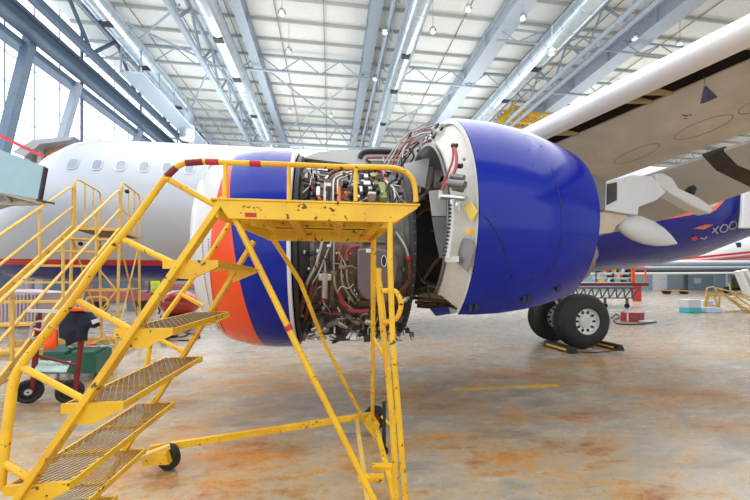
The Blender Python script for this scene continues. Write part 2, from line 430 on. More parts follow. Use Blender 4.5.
# ================================================================== AIRLINER
AIR = thing('airliner', 'silver and blue twin engine airliner with its near engine cowls open', 'airliner', (0, 11, 0))
YFU, ZFU, RF = 11.0, 3.45, 2.02
def fus_mesh(st, yc, seg=56):
    m = MB(); vs = []
    for (X, zt, zb, hw) in st:
        zc, hz = (zt+zb)/2, (zt-zb)/2
        for k in range(seg):
            a = 2*PI*k/seg; vs.append((X, yc+hw*math.cos(a), zc+hz*math.sin(a)))
    fs = [(i*seg+k, i*seg+(k+1)%seg, (i+1)*seg+(k+1)%seg, (i+1)*seg+k) for i in range(len(st)-1) for k in range(seg)]
    fs += [tuple(range(seg)), tuple((len(st)-1)*seg+k for k in range(seg))]
    return m.add(vs, fs)
st = [(-9.9, 2.75, 2.15, .3), (-9.7, 3.05, 1.85, .65), (-9.2, 3.4, 1.6, 1.2), (-8.4, 3.75, 1.48, 1.7), (-7.8, 4.15, 1.44, 1.9), (-7.45, 4.65, 1.43, 1.96), (-7.1, 5.1, 1.43, 2.0), (-6.7, 5.36, 1.43, 2.02), (-6.2, 5.46, 1.43, 2.02), (-5.6, 5.47, 1.43, 2.02)]
st += [(x, 5.47, 1.43, 2.02) for x in (-3, 0, 3, 5)] + [(6.5, 5.47, 1.5, 2.02), (8, 5.47, 1.66, 2.0), (10, 5.47, 1.82, 1.95), (11.5, 5.47, 1.98, 1.9), (13.1, 5.46, 2.28, 1.8), (15.2, 5.45, 3.0, 1.5), (18, 5.43, 4.0, 1.0), (21, 5.4, 4.6, .5), (22.5, 5.35, 5.0, .2)]
fus = fus_mesh(st, YFU).build('fuselage', LIV, AIR, ang=80)
GLASS = M('window_glass', (150, 160, 176), .15, var=.1); WRIM = M('window_rim', (205, 208, 214), .3, .3, var=.05)
def fus_pt(X, z):
    return Vector((X, YFU-math.sqrt(max(0, RF**2-(z-ZFU)**2)), z))
for k in range(14):
    X = -6.2+.533*k; z0 = 4.28; n = (fus_pt(X, z0)-Vector((X, YFU, ZFU))).normalized(); up = n.cross(Vector((1,0,0))).normalized()
    if up.z < 0: up = -up
    c = fus_pt(X, z0)
    def rr(w, h, off, cen=(0, 0)):
        return [c+n*off+Vector((1,0,0))*(w*math.copysign(abs(math.cos(a))**.6, math.cos(a))+cen[0])+up*(h*math.copysign(abs(math.sin(a))**.6, math.sin(a))+cen[1]) for a in [2*PI*j/20 for j in range(20)]]
    m = MB(); m.prism(rr(.125, .175, .004), n*.006, 0); m.prism(rr(.10, .145, .011), n*.003, 1)
    m.build('cabin_window', [WRIM, GLASS], fus, smooth=False)
# nose wheel far off frame keeps nothing; rear fuselage flag and lettering
fl = MB()
def fpatch(pts, yshift=.0):
    out = []
    for (px, py) in pts:
        p = hit(px, py, lambda q: fus_in(q), 8, 22, 500)
        if p is None: p = at(px, py, d=12)
        out.append(p-ray(px, py)*.03)
    return out
def fus_in(q):
    for i in range(len(st)-1):
        if st[i][0] <= q.x <= st[i+1][0]:
            t = (q.x-st[i][0])/(st[i+1][0]-st[i][0]); zt, zb, hw = [st[i][j]*(1-t)+st[i+1][j]*t for j in (1, 2, 3)]
            return 1-((q.y-YFU)/hw)**2-((q.z-(zt+zb)/2)/((zt-zb)/2))**2
    return -1
def decal(name, polys, m):
    b = MB()
    for pl in polys:
        v = fpatch(pl); b.add(v, [tuple(range(len(v)))])
    return b.build(name, m, fus, smooth=False)
LET = M('letter_silver', (158, 160, 182), .35, var=.03)
decal('flag_marking', [[(693, 228.5), (705, 224.5), (714, 224.5), (704, 229.5)]], M('faded_orange', (200, 110, 84), .5))
decal('red_marking', [[(690, 238), (696, 236), (699, 239), (694, 241)]], M('marking_red', (196, 40, 62), .4))
def strokes(cx, cy, segs, w=1.0):
    out = []
    for (x0, y0, x1, y1) in segs:
        dx, dy = x1-x0, y1-y0; l = math.hypot(dx, dy); nx, ny = -dy/l*w/2, dx/l*w/2
        out.append([(cx+x0+nx, cy+y0+ny), (cx+x1+nx, cy+y1+ny), (cx+x1-nx, cy+y1-ny), (cx+x0-nx, cy+y0-ny)])
    return out
LS = []
LS += strokes(714, 230, [(-1, -2, 4, 4), (5, -4, -2, 3)], 1.3)
for cx, cy in ((724, 228), (733, 225)):
    LS += strokes(cx, cy, [(-4, 1, -1, -3.4), (-1, -3.4, 3, -3), (3, -3, 4, 1), (4, 1, 1, 4), (1, 4, -3, 4), (-3, 4, -4, 1)], 1.3)
LS += strokes(703, 237, [(-3, 1, 2, 2), (2, 2, 4, -1)], 1.4)
decal('registration_letters', LS, LET)

# --- engine
YE, ZE = 4.24, 1.80
EC = Vector((0, YE, ZE)); AX = Vector((1, 0, 0)); REF = Vector((0, -1, 0))
# angle convention of lathe with ref -Y about +X: w = X x (-Y) = -Z, so angle a goes from camera side downwards
inl = MB().lathe(EC, AX, [(-.35, 1.10), (-.37, 1.15), (-.6, 1.15), (-.85, 1.125), (-1.05, 1.07), (-1.2, .99), (-1.28, .92), (-1.29, .885), (-1.24, .85), (-1.0, .82), (-.6, .86), (-.35, .87)], 72, ref=REF).build('inlet_cowl', INLET, AIR, ang=60)
MB().lathe(EC, AX, [(-.385, 1.153), (-.355, 1.153), (-.35, 1.12)], 72, ref=REF).build('aft_edge_strip', WHITE, inl)
MB().lathe(EC, AX, [(-.95, .02), (-.7, .16), (-.45, .27), (-.43, .28)], 24).build('spinner', DARK, inl)
fan = MB()
for k in range(36):
    a = 2*PI*k/36; 
    vs = []
    for r, tw in ((.26, .5), (.55, .75), (.84, 1.0)):
        for s in (-1, 1):
            da = s*.09*math.cos(tw)/max(r, .3)*.8; dx = s*.07*math.sin(tw)
            vs.append(EC+Vector((-.42+dx, -r*math.cos(a+da), r*math.sin(a+da))))
    fan.add(vs, [(0,1,3,2),(2,3,5,4)])
fan.build('fan_blades', GREYM, inl)
# bolts on the inlet lower lip
m = MB()
for k in range(46):
    a = -.35+k*.022
    for X in (-1.13, -1.07):
        r = 1.065 if X > -1.1 else 1.035
        p = EC+Vector((X, -r*math.cos(a+.35), -r*math.sin(a+.35))); m.sphere(p, .006, 6)
m.build('rivet_row', GREYM, inl)
ENG = MB()
prof = [(-.34, 1.09), (-.30, 1.09), (-.29, .96), (-.2, .94), (-.19, .97), (-.15, .97), (-.14, .94), (-.02, .935), (.0, .955), (.04, .955), (.05, .93), (.25, .92), (.27, .945), (.31, .945), (.32, .92), (.55, .92), (.56, .94), (.6, .94), (.62, .92), (.72, .93), (.76, 1.0), (.80, 1.03), (.83, 1.03), (.84, .9)]
mis = [1]*6+[0]*12+[0]*5; mis = [1,1,1,0,0,0,0,0,2,2,2,0,2,2,2,0,0,0,0,0,1,1,1][:len(prof)-1]
ENG.lathe(EC, AX, prof, 72, ref=REF, mis=mis)
for k in range(60):
    a = 2*PI*k/60
    for X, r in ((-.17, .968), (.02, .953), (.29, .943), (.815, 1.025)):
        ENG.sphere(EC+Vector((X, -r*math.cos(a), r*math.sin(a))), .013, 6)
for k in range(48):
    a = 2*PI*k/48
    for X0, X1 in ((-.13, -.03), (.33, .54)):
        A = EC+Vector((X0, -.935*math.cos(a), .935*math.sin(a))); B = EC+Vector((X1, -.925*math.cos(a), .925*math.sin(a)))
        ENG.bar(A, B, .014, .04, up=(0, -math.cos(a), math.sin(a)), mi=1 if k % 3 == 0 else 2)
eng = ENG.build('engine', [GREYM, DARK, TAN], AIR, ang=30)
def on(r, px, py):
    p = hit(px, py, lambda q: r-math.hypot(q.y-YE, q.z-ZE), 1.5, 5)
    if p is None:
        p = at(px, py, Y=YE-.3)
    return p
def pipe(name, pts, rad, mat, r=1.0, par=None, smooth=5, seg=8):
    return MB().tube([on(r, *q) for q in pts], rad, seg, smooth=smooth).build(name, mat, par or eng, ang=60)
# main plumbing traced along the fan case
pipe('bleed_pipe', [(325, 232), (324.6, 200), (325.6, 181), (328, 176)], .016, STEEL)
pipe('bleed_sleeve', [(328, 176), (334, 171.6), (345, 168.5), (356, 168)], .022, BROWNH)
pipe('fuel_pipe', [(332.5, 232), (333, 199), (333.4, 182), (337, 177), (352, 171.6), (364, 170)], .012, STEEL)
pipe('fuel_pipe', [(338, 210), (337.6, 184), (340, 179), (352, 174.5)], .009, STEEL)
pipe('marker_tube', [(339.2, 187), (339, 205)], .016, ORANGE)
pipe('steel_elbow', [(386, 181), (389, 185), (394, 190), (396, 205)], .017, STEEL)
pipe('pink_sleeve', [(382, 168), (384, 174), (386, 181)], .021, PINKH)
pipe('pink_sleeve', [(376, 168), (377, 176)], .012, PINKH)
pipe('bleed_pipe', [(323.5, 236), (316.5, 263), (309, 278), (306, 286)], .02, STEEL)
pipe('brown_sleeve', [(306.5, 284), (302, 305), (299, 318), (301, 333)], .028, BROWNH)
pipe('bleed_pipe', [(332, 240), (319.6, 271), (312.5, 283)], .012, STEEL)
pipe('brown_sleeve', [(312.5, 283), (307, 311), (303, 325)], .024, BROWNH)
pipe('brown_sleeve', [(318, 279), (312, 300), (306, 318)], .016, BROWNH)
pipe('oil_pipe', [(334, 238), (334, 278), (337.6, 292), (344, 302), (352, 309)], .014, STEEL)
pipe('oil_pipe', [(341.5, 255), (341.5, 278), (346, 290), (355, 304)], .012, STEEL)
pipe('oil_pipe', [(347, 255), (347, 277), (351, 290), (359, 300)], .012, STEEL)
pipe('red_hose', [(359, 246), (350, 248), (345.5, 256), (345, 262)], .019, REDH)
pipe('red_hose', [(343, 244), (339.5, 252), (339.5, 260)], .019, REDH)
pipe('red_hose', [(338.8, 293), (343, 303), (351, 310), (360, 311), (369, 310)], .028, REDH)
pipe('dark_red_hose', [(311, 309), (322, 301), (328, 293)], .024, M('maroon_hose', (110, 48, 58), .55))
pipe('dark_red_hose', [(321, 311), (330, 313), (342, 314)], .02, M('maroon_hose', (110, 48, 58), .55))
pipe('drain_pipe', [(336, 319), (350, 318), (361, 320), (364, 330)], .012, STEEL)
pipe('drain_pipe', [(330, 326), (344, 324), (352, 330), (362, 334)], .012, STEEL)
pipe('starter_pipe', [(396, 232), (405, 246), (408.5, 257)], .022, STEEL)
pipe('starter_sleeve', [(408.5, 257), (409.5, 276), (406, 285), (398, 292)], .03, BROWNH)
pipe('pipe_cuff', [(408, 256), (408.6, 259)], .032, RED)
pipe('hose_clamp', [(296, 312), (300, 316), (304, 315)], .016, M('green_clamp', (110, 165, 140), .5))
for a, b in (((308, 192), (302, 200)), ((310, 185), (305, 199)), ((297, 185), (296, 200)), ((303, 180), (300, 172))):
    pipe('dark_conduit', [a, b], .012, DARK, smooth=0)
for a, b in (((310, 185), (313, 189)), ((308, 176), (312, 175)), ((318, 196), (320, 200)), ((345, 192), (348, 196))):
    pipe('orange_cap', [a, b], .014, ORANGE, smooth=0)
# oil tank
tk = [(357, 249), (372, 247.5), (395, 251), (398, 262), (396, 280), (386, 304), (376, 303), (363, 298), (357.5, 288)]
vf = [on(1.10, *q) for q in tk]; vb = [on(.95, *q) for q in tk]
m = MB(); n = len(tk); m.add(vf+vb, [tuple(range(n)), tuple(range(n, 2*n))[::-1]]+[(i, (i+1)%n, n+(i+1)%n, n+i) for i in range(n)])
tank = m.build('oil_tank', M('mauve_grey', (112, 102, 106), .5, .2, var=.1), eng, ang=30, bevel=.02)
def ell(r, cx, cy, a, b, n=16): return [on(r, cx+a*math.cos(2*PI*k/n), cy+b*math.sin(2*PI*k/n)) for k in range(n)]
MB().tube(ell(1.11, 384, 261, 2.6, 5.5), .004, 6, closed=True).build('filler_rim', PALE, eng)
v = ell(1.105, 384, 261, 2.2, 5); MB().add(v, [tuple(range(16))]).build('filler_cap', DARK, eng, smooth=False)
v = [on(1.115, *q) for q in ((366, 249), (375, 249), (375, 252.5), (366, 252.5))]; MB().add(v, [(0,1,2,3)]).build('tank_placard', WHITE, eng, smooth=False)
# actuators and valves
def blob(name, px, py, w, h, dpt, mat, r=1.0):
    p = on(r, px, py); n = Vector((0, p.y-YE, p.z-ZE)).normalized(); tn = AX.cross(n).normalized(); d = (p-CAM).length
    w, h = w*d/F, h*d/F; m = MB()
    a = [p+AX*(sx*w/2)+tn*(sy*h/2)-n*dpt for sx, sy in ((-1,-1),(1,-1),(1,1),(-1,1))]; b = [p+AX*(sx*w/2)+tn*(sy*h/2)+n*.02 for sx, sy in ((-1,-1),(1,-1),(1,1),(-1,1))]
    m.hexa(a, b); return m.build(name, mat, eng, ang=30, bevel=.008)
pipe('actuator', [(325, 272), (324.5, 297)], .034, ALU, 1.03, smooth=0, seg=14)
pipe('actuator_rod', [(325, 262), (325, 272)], .012, STEEL, 1.03, smooth=0)
blob('valve_block', 325, 277, 13, 7, .1, ALU, 1.03)
for (px, py, w, h, mt) in ((367, 184, 7, 6, ALU), (366, 177, 4, 7, ALU), (372, 194, 8, 3, PALE), (361, 190, 3, 8, ALU), (370, 189, 4, 4, STEEL), (363, 182, 4, 3, STEEL), (355, 190, 5, 4, DARK), (376, 184, 4, 6, GREYM)): blob('control_valve', px, py, w, h, .1, mt, 1.02)
blob('green_plate', 382.5, 191, 7, 22, .05, M('olive_primer', (150, 156, 90), .5), .97)
blob('green_plate', 374, 176, 7, 8, .05, M('olive_primer', (150, 156, 90), .5), .97)
blob('case_panel', 312, 176, 14, 16, .04, M('panel_grey', (160, 156, 150), .5, .3), .96); blob('case_panel', 350, 182, 18, 20, .04, M('panel_grey', (160, 156, 150), .5, .3), .95)
blob('case_panel', 399, 186, 12, 26, .03, M('panel_dark', (92, 92, 94), .45, .4), .95)
blob('clamp_block', 318, 192, 4, 12, .05, ALU, 1.0); blob('clamp_block', 343.5, 267, 10, 4, .05, TAN, 1.03); blob('clamp_block', 329, 246, 5, 3, .05, ALU, 1.03); blob('clamp_block', 334, 273, 6, 4, .05, TAN, 1.03)
def can(name, px, py, r, L, mat, R=1.0, ax=None):
    p = on(R, px, py); d = (ax or Vector((random.uniform(-1, 1), random.uniform(-.4, .4), random.uniform(-.6, .6)))).normalized()
    MB().lathe(p-d*L/2, d, [(0, .005), (0, r*.8), (L*.1, r), (L*.55, r), (L*.56, r*1.15), (L*.66, r*1.15), (L*.67, r*.8), (L, r*.7), (L, .005)], 16).build(name, mat, eng, ang=35)
random.seed(4)
for (px, py, w, h, mt) in ((318, 322, 12, 9, GREYM), (327, 333, 13, 7, DARK), (344, 331, 9, 9, GREYM), (358, 327, 8, 11, DARK), (374, 330, 8, 9, GREYM), (367, 340, 6, 10, DARK), (388, 326, 10, 10, SHADOW), (399, 318, 8, 12, GREYM), (343, 339, 15, 4, DARK), (310, 331, 9, 8, GREYM), (405, 308, 6, 12, DARK), (384, 337, 8, 5, GREYM), (353, 339, 7, 4, ALU)):
    blob('gearbox_accessory', px, py, w, h, .22, mt, .99)
for (px, py, r, L, mt) in ((316, 327, .035, .12, ALU), (324, 326, .045, .14, STEEL), (333, 323, .04, .12, GREYM), (332, 335, .03, .12, ALU), (341, 324, .03, .16, STEEL), (349, 334, .035, .13, ALU), (356, 322, .03, .1, TAN), (362, 333, .035, .12, GREYM), (370, 322, .04, .12, STEEL), (378, 336, .03, .14, ALU), (384, 320, .035, .13, DARK), (393, 331, .035, .12, ALU), (400, 326, .03, .1, STEEL), (308, 322, .03, .1, DARK), (312, 337, .025, .1, STEEL), (322, 338, .025, .1, ALU), (336, 341, .02, .1, DARK), (348, 316, .03, .12, GREYM), (330, 310, .03, .1, DARK), (404, 300, .03, .12, STEEL), (380, 312, .03, .12, GREYM), (318, 305, .03, .1, SHADOW)):
    can('pump', px, py, r, L, mt, random.uniform(.98, 1.04))
random.seed(11)
for k in range(96):
    px = random.uniform(303, 412); py = random.choice([random.uniform(168, 198), random.uniform(168, 198), random.uniform(246, 300), random.uniform(296, 340), random.uniform(300, 340)])
    blob('bracket', px, py, random.uniform(1.5, 5), random.uniform(1.5, 5), .04, random.choice([ALU, DARK, DARK, GREYM, TAN, SHADOW, SHADOW, STEEL]), random.uniform(.97, 1.03))
for k in range(70):
    px = random.uniform(306, 408); py = random.choice([random.uniform(170, 198), random.uniform(246, 300), random.uniform(296, 332), random.uniform(300, 335)])
    q = [(px, py)]; sg_ = random.choice((-1, 1))
    for j in range(3): q.append((q[-1][0]+sg_*random.uniform(0, 7), q[-1][1]+random.uniform(-2, 10)))
    q = [(min(max(a, 302), 411), min(b, 340)) for a, b in q]
    if py < 200: q = [(a, min(b, 205)) for a, b in q]
    pipe('cable', q, random.choice([.005, .006, .008, .01]), random.choice([DARK, STEEL, DARK, PALE, SHADOW, SHADOW, BROWNH]), random.uniform(.97, 1.05), smooth=4, seg=6)
for k in range(8):
    px = random.uniform(306, 408); py = random.choice([random.uniform(170, 198), random.uniform(246, 335)])
    blob('orange_cap', px, py, 1.6, 1.6, .02, ORANGE, 1.03)
# hanging drain mast, core, exhaust
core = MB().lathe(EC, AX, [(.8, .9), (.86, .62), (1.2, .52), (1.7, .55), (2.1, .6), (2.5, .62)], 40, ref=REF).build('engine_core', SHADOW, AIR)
random.seed(5)
for k in range(26):
    a0 = random.uniform(-1.2, 1.4); X0 = random.uniform(.9, 1.4); q = []
    for j in range(4):
        r = .66+random.uniform(0, .1); q.append(EC+Vector((X0+j*random.uniform(.05, .28), -r*math.cos(a0), -r*math.sin(a0)))); a0 += random.uniform(-.25, .25)
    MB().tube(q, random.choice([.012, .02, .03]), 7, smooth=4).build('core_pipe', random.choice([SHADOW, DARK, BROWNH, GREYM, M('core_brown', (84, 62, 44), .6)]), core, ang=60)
MB().lathe(EC, AX, [(2.3, .62), (2.9, .5), (3.3, .40), (3.3, .37), (2.9, .42)], 36).build('exhaust_nozzle', M('nozzle_metal', (150, 140, 128), .35, .7), AIR)
MB().lathe(EC, AX, [(2.9, .28), (3.3, .22), (3.6, .08), (3.65, .01)], 28).build('exhaust_plug', M('nozzle_metal', (150, 140, 128), .35, .7), AIR)

# --- thrust reverser halves, hinged at the top and swung out
HZ = ZE+1.11; RS = .948
def rot(p, th, side):
    y, z = p.y-YE, p.z-HZ
    if side > 0: return Vector((p.x, YE+y*math.cos(th)+z*math.sin(th), HZ-y*math.sin(th)+z*math.cos(th)))
    return Vector((p.x, YE+y*math.cos(th)-z*math.sin(th), HZ+y*math.sin(th)+z*math.cos(th)))
TH = math.radians(35)
OUT = [(1.15, 1.15), (1.3, 1.155), (1.55, 1.14), (1.8, 1.10), (2.0, 1.05), (2.2, .985), (2.38, .915)]
def rcow(x):
    for i in range(len(OUT)-1):
        if OUT[i][0] <= x <= OUT[i+1][0]:
            t = (x-OUT[i][0])/(OUT[i+1][0]-OUT[i][0]); return (OUT[i][1]*(1-t)+OUT[i+1][1]*t)*RS
    return 0
def rv(name, prof, m, par, side=1, seg=40, a0=-PI/2+.03, a1=PI/2-.03, ang=45, mis=None, th=None):
    b = MB().lathe(EC, AX, [(x_, r_*RS) for x_, r_ in prof], seg, a0=a0, a1=a1, ref=REF*side, mis=mis)
    b.v = [tuple(rot(Vector(v), TH if th is None else th, side)) for v in b.v]
    return b.build(name, m, par, ang=ang)
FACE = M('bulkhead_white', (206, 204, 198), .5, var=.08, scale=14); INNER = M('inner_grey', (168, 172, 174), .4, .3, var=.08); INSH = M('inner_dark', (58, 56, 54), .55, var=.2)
def reverser(side):
    th = TH if side > 0 else math.radians(38)
    nm = 'thrust_reverser'
    R = rv(nm, OUT+[(2.38, .90), (2.2, .95), (1.8, 1.07), (1.25, 1.12), (1.17, 1.125), (1.15, 1.13), (1.15, 1.15)], BLUE, AIR, side, 56, th=th)
    rv('front_rim', [(1.142, 1.152), (1.142, 1.105), (1.18, 1.10)], WHITE, R, side, 56, th=th)
    rv('front_bulkhead', [(1.18, 1.12), (1.175, 1.10), (1.03, .93), (1.0, .925), (1.0, .895), (1.30, .89)], FACE, R, side, 56, th=th)
    rv('flange_ring', [(.97, .915), (.97, .885), (1.05, .88), (1.05, .92)], ALU, R, side, 56, th=th)
    rv('fan_duct_wall', [(1.05, .88), (1.6, .88), (2.0, .86), (2.3, .85)], INNER, R, side, 40, th=th)
    rv('core_cowl', [(1.25, .66), (1.6, .70), (2.0, .70), (2.35, .62)], INNER, R, side, 40, th=th)
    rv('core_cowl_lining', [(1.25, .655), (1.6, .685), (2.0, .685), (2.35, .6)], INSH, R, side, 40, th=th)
    # bifurcation walls top and bottom
    for sg in (1, -1):
        z0, z1 = .60*sg, 1.0*sg; b = MB()
        q = [rot(EC+Vector((x, -.06*side, z)), th, side) for x, z in ((1.22, z0), (2.25, z0), (2.25, z1*.88), (1.22, z1*.9))]
        b.prism(q, rot(EC+Vector((0, -.16*side, 0)), th, side)-rot(EC+Vector((0, -.06*side, 0)), th, side)); b.build('bifurcation_wall', PALE, R, smooth=False)
    return R
REV = reverser(1); tag_far = reverser(-1)
def cow_in(q, off=0):
    # undo swing
    y, z = q.y-YE, q.z-HZ; th = -TH
    y2, z2 = y*math.cos(th)+z*math.sin(th), -y*math.sin(th)+z*math.cos(th)
    if not (1.15 <= q.x <= 2.38): return -1
    return rcow(q.x)+off-math.hypot(y2, z2+1.11)
def seam(pts, par, name='panel_seam', r=.0048, mat=DARK, smooth=4):
    q = [hit(a, b, cow_in, 1.5, 5, 600) for a, b in pts]; q = [p for p in q if p is not None]
    if len(q) > 1: return MB().tube(q, r, 6, smooth=smooth).build(name, mat, par)
sc_ = 220/500.0
cz = lambda x, y: (380+x*.4404, 105+y*.44)
seam([cz(*p) for p in ((365, 92), (392, 150), (408, 210), (412, 270), (407, 325), (392, 368), (372, 388), (345, 392), (338, 402), (306, 403), (296, 380), (280, 325), (258, 280), (235, 250))], REV, smooth=2)
# rivets
m = MB()
for k in range(22):
    for (x0, y0, x1, y1) in ((330, 70, 420, 420), (245, 120, 262, 260), (250, 290, 300, 420)):
        f = k/21; p = hit(*cz(x0+(x1-x0)*f, y0+(y1-y0)*f), cow_in, 1.5, 5, 600)
        if p is not None and k % 2 == 0: m.sphere(p, .005, 6)
m.build('rivet_row', DARK, REV)
# latches along the lower edge
for px, py in ((470, 308), (476, 307), (524, 299), (529, 298), (558, 288)):
    p = hit(px, py-2, cow_in, 1.5, 5, 600)
    if p is not None: MB().hexa([p+Vector((dx, dy, -.05)) for dx, dy in ((-.015, 0), (.015, 0), (.03, .03), (0, .03))], [p+Vector((dx, dy, .01)) for dx, dy in ((-.015, -.012), (.02, -.012), (.02, .02), (-.015, .02))]).build('latch', DARK, REV, smooth=False)
# components on the front bulkhead (traced on its plane X = 1.15)
def onf(px, py, X=1.14): return at(px, py, X=max(.96, min(1.13, 1.0+(px-452)*.0055))+(X-1.13))
def fpipe(name, pts, r, mat, X=1.12, smooth=5):
    return MB().tube([onf(a, b, X) for a, b in pts], r, 8, smooth=smooth).build(name, mat, REV, ang=60)
fpipe('hose', [(454.6, 147), (456.6, 158), (455, 170), (449, 180), (444, 186), (441.6, 193)], .014, PINKH, 1.10)
fpipe('hose', [(453, 147), (452.6, 160), (448, 173), (442.6, 184)], .010, PINKH, 1.10)
fpipe('hose_cuff', [(452, 145.6), (457, 145.6)], .018, DARK, 1.10, 0)
fpipe('actuator', [(441, 196.5), (466, 198.5)], .022, ALU, 1.09, 0); fpipe('actuator', [(441, 199), (441, 191)], .022, PALE, 1.09, 0)
fpipe('motor', [(449, 183), (465, 185)], .032, M('motor_grey', (120, 120, 118), .4, .5), 1.06, 0); fpipe('motor', [(451, 176), (464, 178)], .024, M('motor_grey', (120, 120, 118), .4, .5), 1.10, 0); fpipe('motor', [(453, 188), (463, 190)], .02, GREYM, 1.1, 0); fpipe('fitting', [(460, 202), (459, 212)], .012, STEEL, 1.1, 0); fpipe('fitting', [(457, 166), (462, 166)], .02, DARK, 1.12, 0); fpipe('fitting', [(463, 160), (465, 158)], .015, STEEL, 1.12, 0)
fpipe('guide_rail', [(452.6, 200), (451.6, 225), (447.5, 258)], .022, WHITE, 1.10); fpipe('guide_rail', [(459, 203), (458, 206)], .03, ALU, 1.1, 0)
m = MB()
for k in range(14):
    f = k/13; p = onf(452.4+(446.5-452.4)*f*f, 206+50*f, 1.095); m.tube([p+Vector((-.02, 0, 0)), p+Vector((-.02, 0, .012))], .014, 6)
m.build('rail_teeth', DARK, REV)['kind'] = 'stuff'
def fquad(name, pts, mat, X=1.13, t=.02):
    q = [onf(a, b, X) for a, b in pts]; return MB().prism(q, (t, 0, 0)).build(name, mat, REV, smooth=False)
fquad('warning_placard', [(464, 207), (470, 201), (477, 212), (471, 222)], M('placard_yellow', (226, 206, 96), .5), 1.125, .008)
fquad('access_panel', [(459, 248), (463, 238), (473, 241), (474.5, 248), (467, 272), (456, 262)], M('panel_steel', (126, 124, 126), .35, .4), 1.135, .01)
fquad('brass_fitting', [(465, 229), (470, 229), (470, 234), (465, 234)], M('brass', (196, 150, 60), .35, .8), 1.10, .04)
fquad('hinge_fitting', [(445, 256), (453, 256), (453, 262), (445, 262)], PALE, 1.1, .05)
random.seed(3)
for k in range(70):
    a = random.uniform(.55, 1.45); r = random.uniform(.90, 1.06)
    c = rot(EC+Vector((0, -r*math.cos(a), r*math.sin(a))), TH, 1); c.x = .97+(r-.87)*.76; w = random.uniform(.008, .022)
    d = Vector((random.uniform(-.5, .5), random.uniform(-1, 1), random.uniform(-1, 1))).normalized()*random.uniform(.015, .045)
    MB().tube([c-d, c+d], w, 8).build('fitting', random.choice([ALU, ALU, PALE, DARK, GREYM, WHITE, BROWNH, TAN]), REV)
for k in range(9):
    r0 = random.uniform(.92, 1.14); a0 = random.uniform(.9, 1.25); q = []
    for j in range(6):
        a = a0+j*.14; r = r0+random.uniform(-.03, .03)
        c = rot(EC+Vector((.98+random.uniform(-.1, .05)-.02*j, -r*math.cos(a), r*math.sin(a))), TH, 1); q.append(c)
    MB().tube(q, random.choice([.008, .011, .014]), 7, smooth=4).build('plumbing_line', random.choice([STEEL, STEEL, STEEL, DARK, WHITE, PINKH]), REV, ang=60)
def yquad(name, pts, mat, Y, t=.01, par=None):
    return MB().prism([at(a, b, Y=Y) for a, b in pts], (0, t, 0)).build(name, mat, par or REV, smooth=False)
yquad('liner_panel', [(404, 164), (430, 157), (425, 188), (405, 181)], WHITE, 3.75)
yquad('support_strut', [(434, 148), (437.5, 149), (429, 192), (424.5, 187)], WHITE, 3.9, .03)
yquad('liner_panel', [(429, 191), (449, 188), (451, 216), (432, 216)], PALE, 3.2)
yquad('liner_panel', [(432, 217), (451, 217), (447, 257), (440, 258), (436, 240)], M('liner_grey', (150, 154, 160), .35, .2), 3.19)
yquad('lower_fairing', [(447, 256), (455, 262), (463, 302), (455, 292), (446, 278)], PALE, 3.0, .02)
yquad('insulation_blanket', [(418, 282), (440, 276), (462, 284), (464, 290), (440, 289), (416, 290)], M('core_brown', (84, 62, 44), .6), 3.9, .1)
yquad('lower_door_panel', [(417, 292), (440, 287), (463, 289), (459, 299), (440, 303), (419, 308)], M('door_beige', (190, 178, 158), .5), 4.25, .03)
yquad('lower_door_edge', [(428, 306), (452, 301), (456, 313), (436, 316)], BLUE, 5.0, .05)
yquad('lower_door_lining', [(446, 297), (463, 291), (459, 312), (451, 313)], M('lining_pale', (190, 204, 214), .4), 4.6, .03)
# hydraulic hold-open rod
MB().tube([at(418, 201, X=.9), at(432, 188, X=1.2)], .02, 8).build('hold_open_rod', STEEL, REV)
# top plumbing arcs between engine and reverser
for pts, r, mt in (([(386, 168), (395, 152), (405, 137), (418, 130), (432, 126)], .010, STEEL), ([(390, 168), (400, 150), (410, 138), (424, 131), (436, 129)], .010, PINKH), ([(397, 166), (403, 150), (412, 141), (428, 134)], .01, STEEL), ([(383, 166), (396, 146), (408, 133), (430, 121)], .007, STEEL), ([(402, 158), (406, 146), (420, 134), (440, 133)], .014, ALU)):
    MB().tube([at(a, b, Y=3.75) for a, b in pts], r, 8, smooth=5).build('plumbing_line', mt, REV, ang=60)

# --- pylon and its forward fairing
def pplane(name, pts, Y, th, mat, par=AIR, mi=None, bevel=0):
    q = [at(a, b, Y=Y) for a, b in pts]; return MB().prism(q, (0, th, 0)).build(name, mat, par, smooth=False, bevel=bevel)
pyl = pplane('pylon', [(303, 158), (318, 152), (345, 149.5), (392, 151), (470, 140), (560, 150), (560, 172), (480, 176), (430, 172), (395, 173), (345, 163)], 4.16, .3, PALE)
cg = lambda x, y: (270+x*.2399, 140+y*.24)
MB().tube([at(*cg(*p), Y=4.14) for p in ((375, 75), (385, 55), (420, 47), (540, 50), (572, 56))], .03, 8, smooth=4).build('scoop_lip', DARK, pyl)
for p0, p1, mt in (((405, 72), (560, 70), PINKH), ((410, 85), (550, 86), PALE), ((400, 80), (420, 95), DARK), ((470, 66), (475, 92), ALU)):
    MB().tube([at(*cg(*p0), Y=4.12), at(*cg(*p1), Y=4.12)], .014, 8).build('scoop_duct', mt, pyl)
pplane('pylon_side', [(588, 172), (606, 180), (605, 211), (586, 206)], 4.1, .3, M('pylon_grey', (112, 110, 108), .45, .3))
fb = pplane('flap_track_box', [(606, 182), (618, 178), (628, 181), (632, 175), (652, 176), (666, 192), (657, 200), (639, 207), (638, 215), (622, 213), (605, 210)], 4.15, .26, M('fairing_white', (208, 210, 212), .4, var=.03), bevel=.01)
pplane('box_opening', [(607.5, 184), (617, 182), (617, 200), (607, 205)], 4.138, .01, INSH, fb)
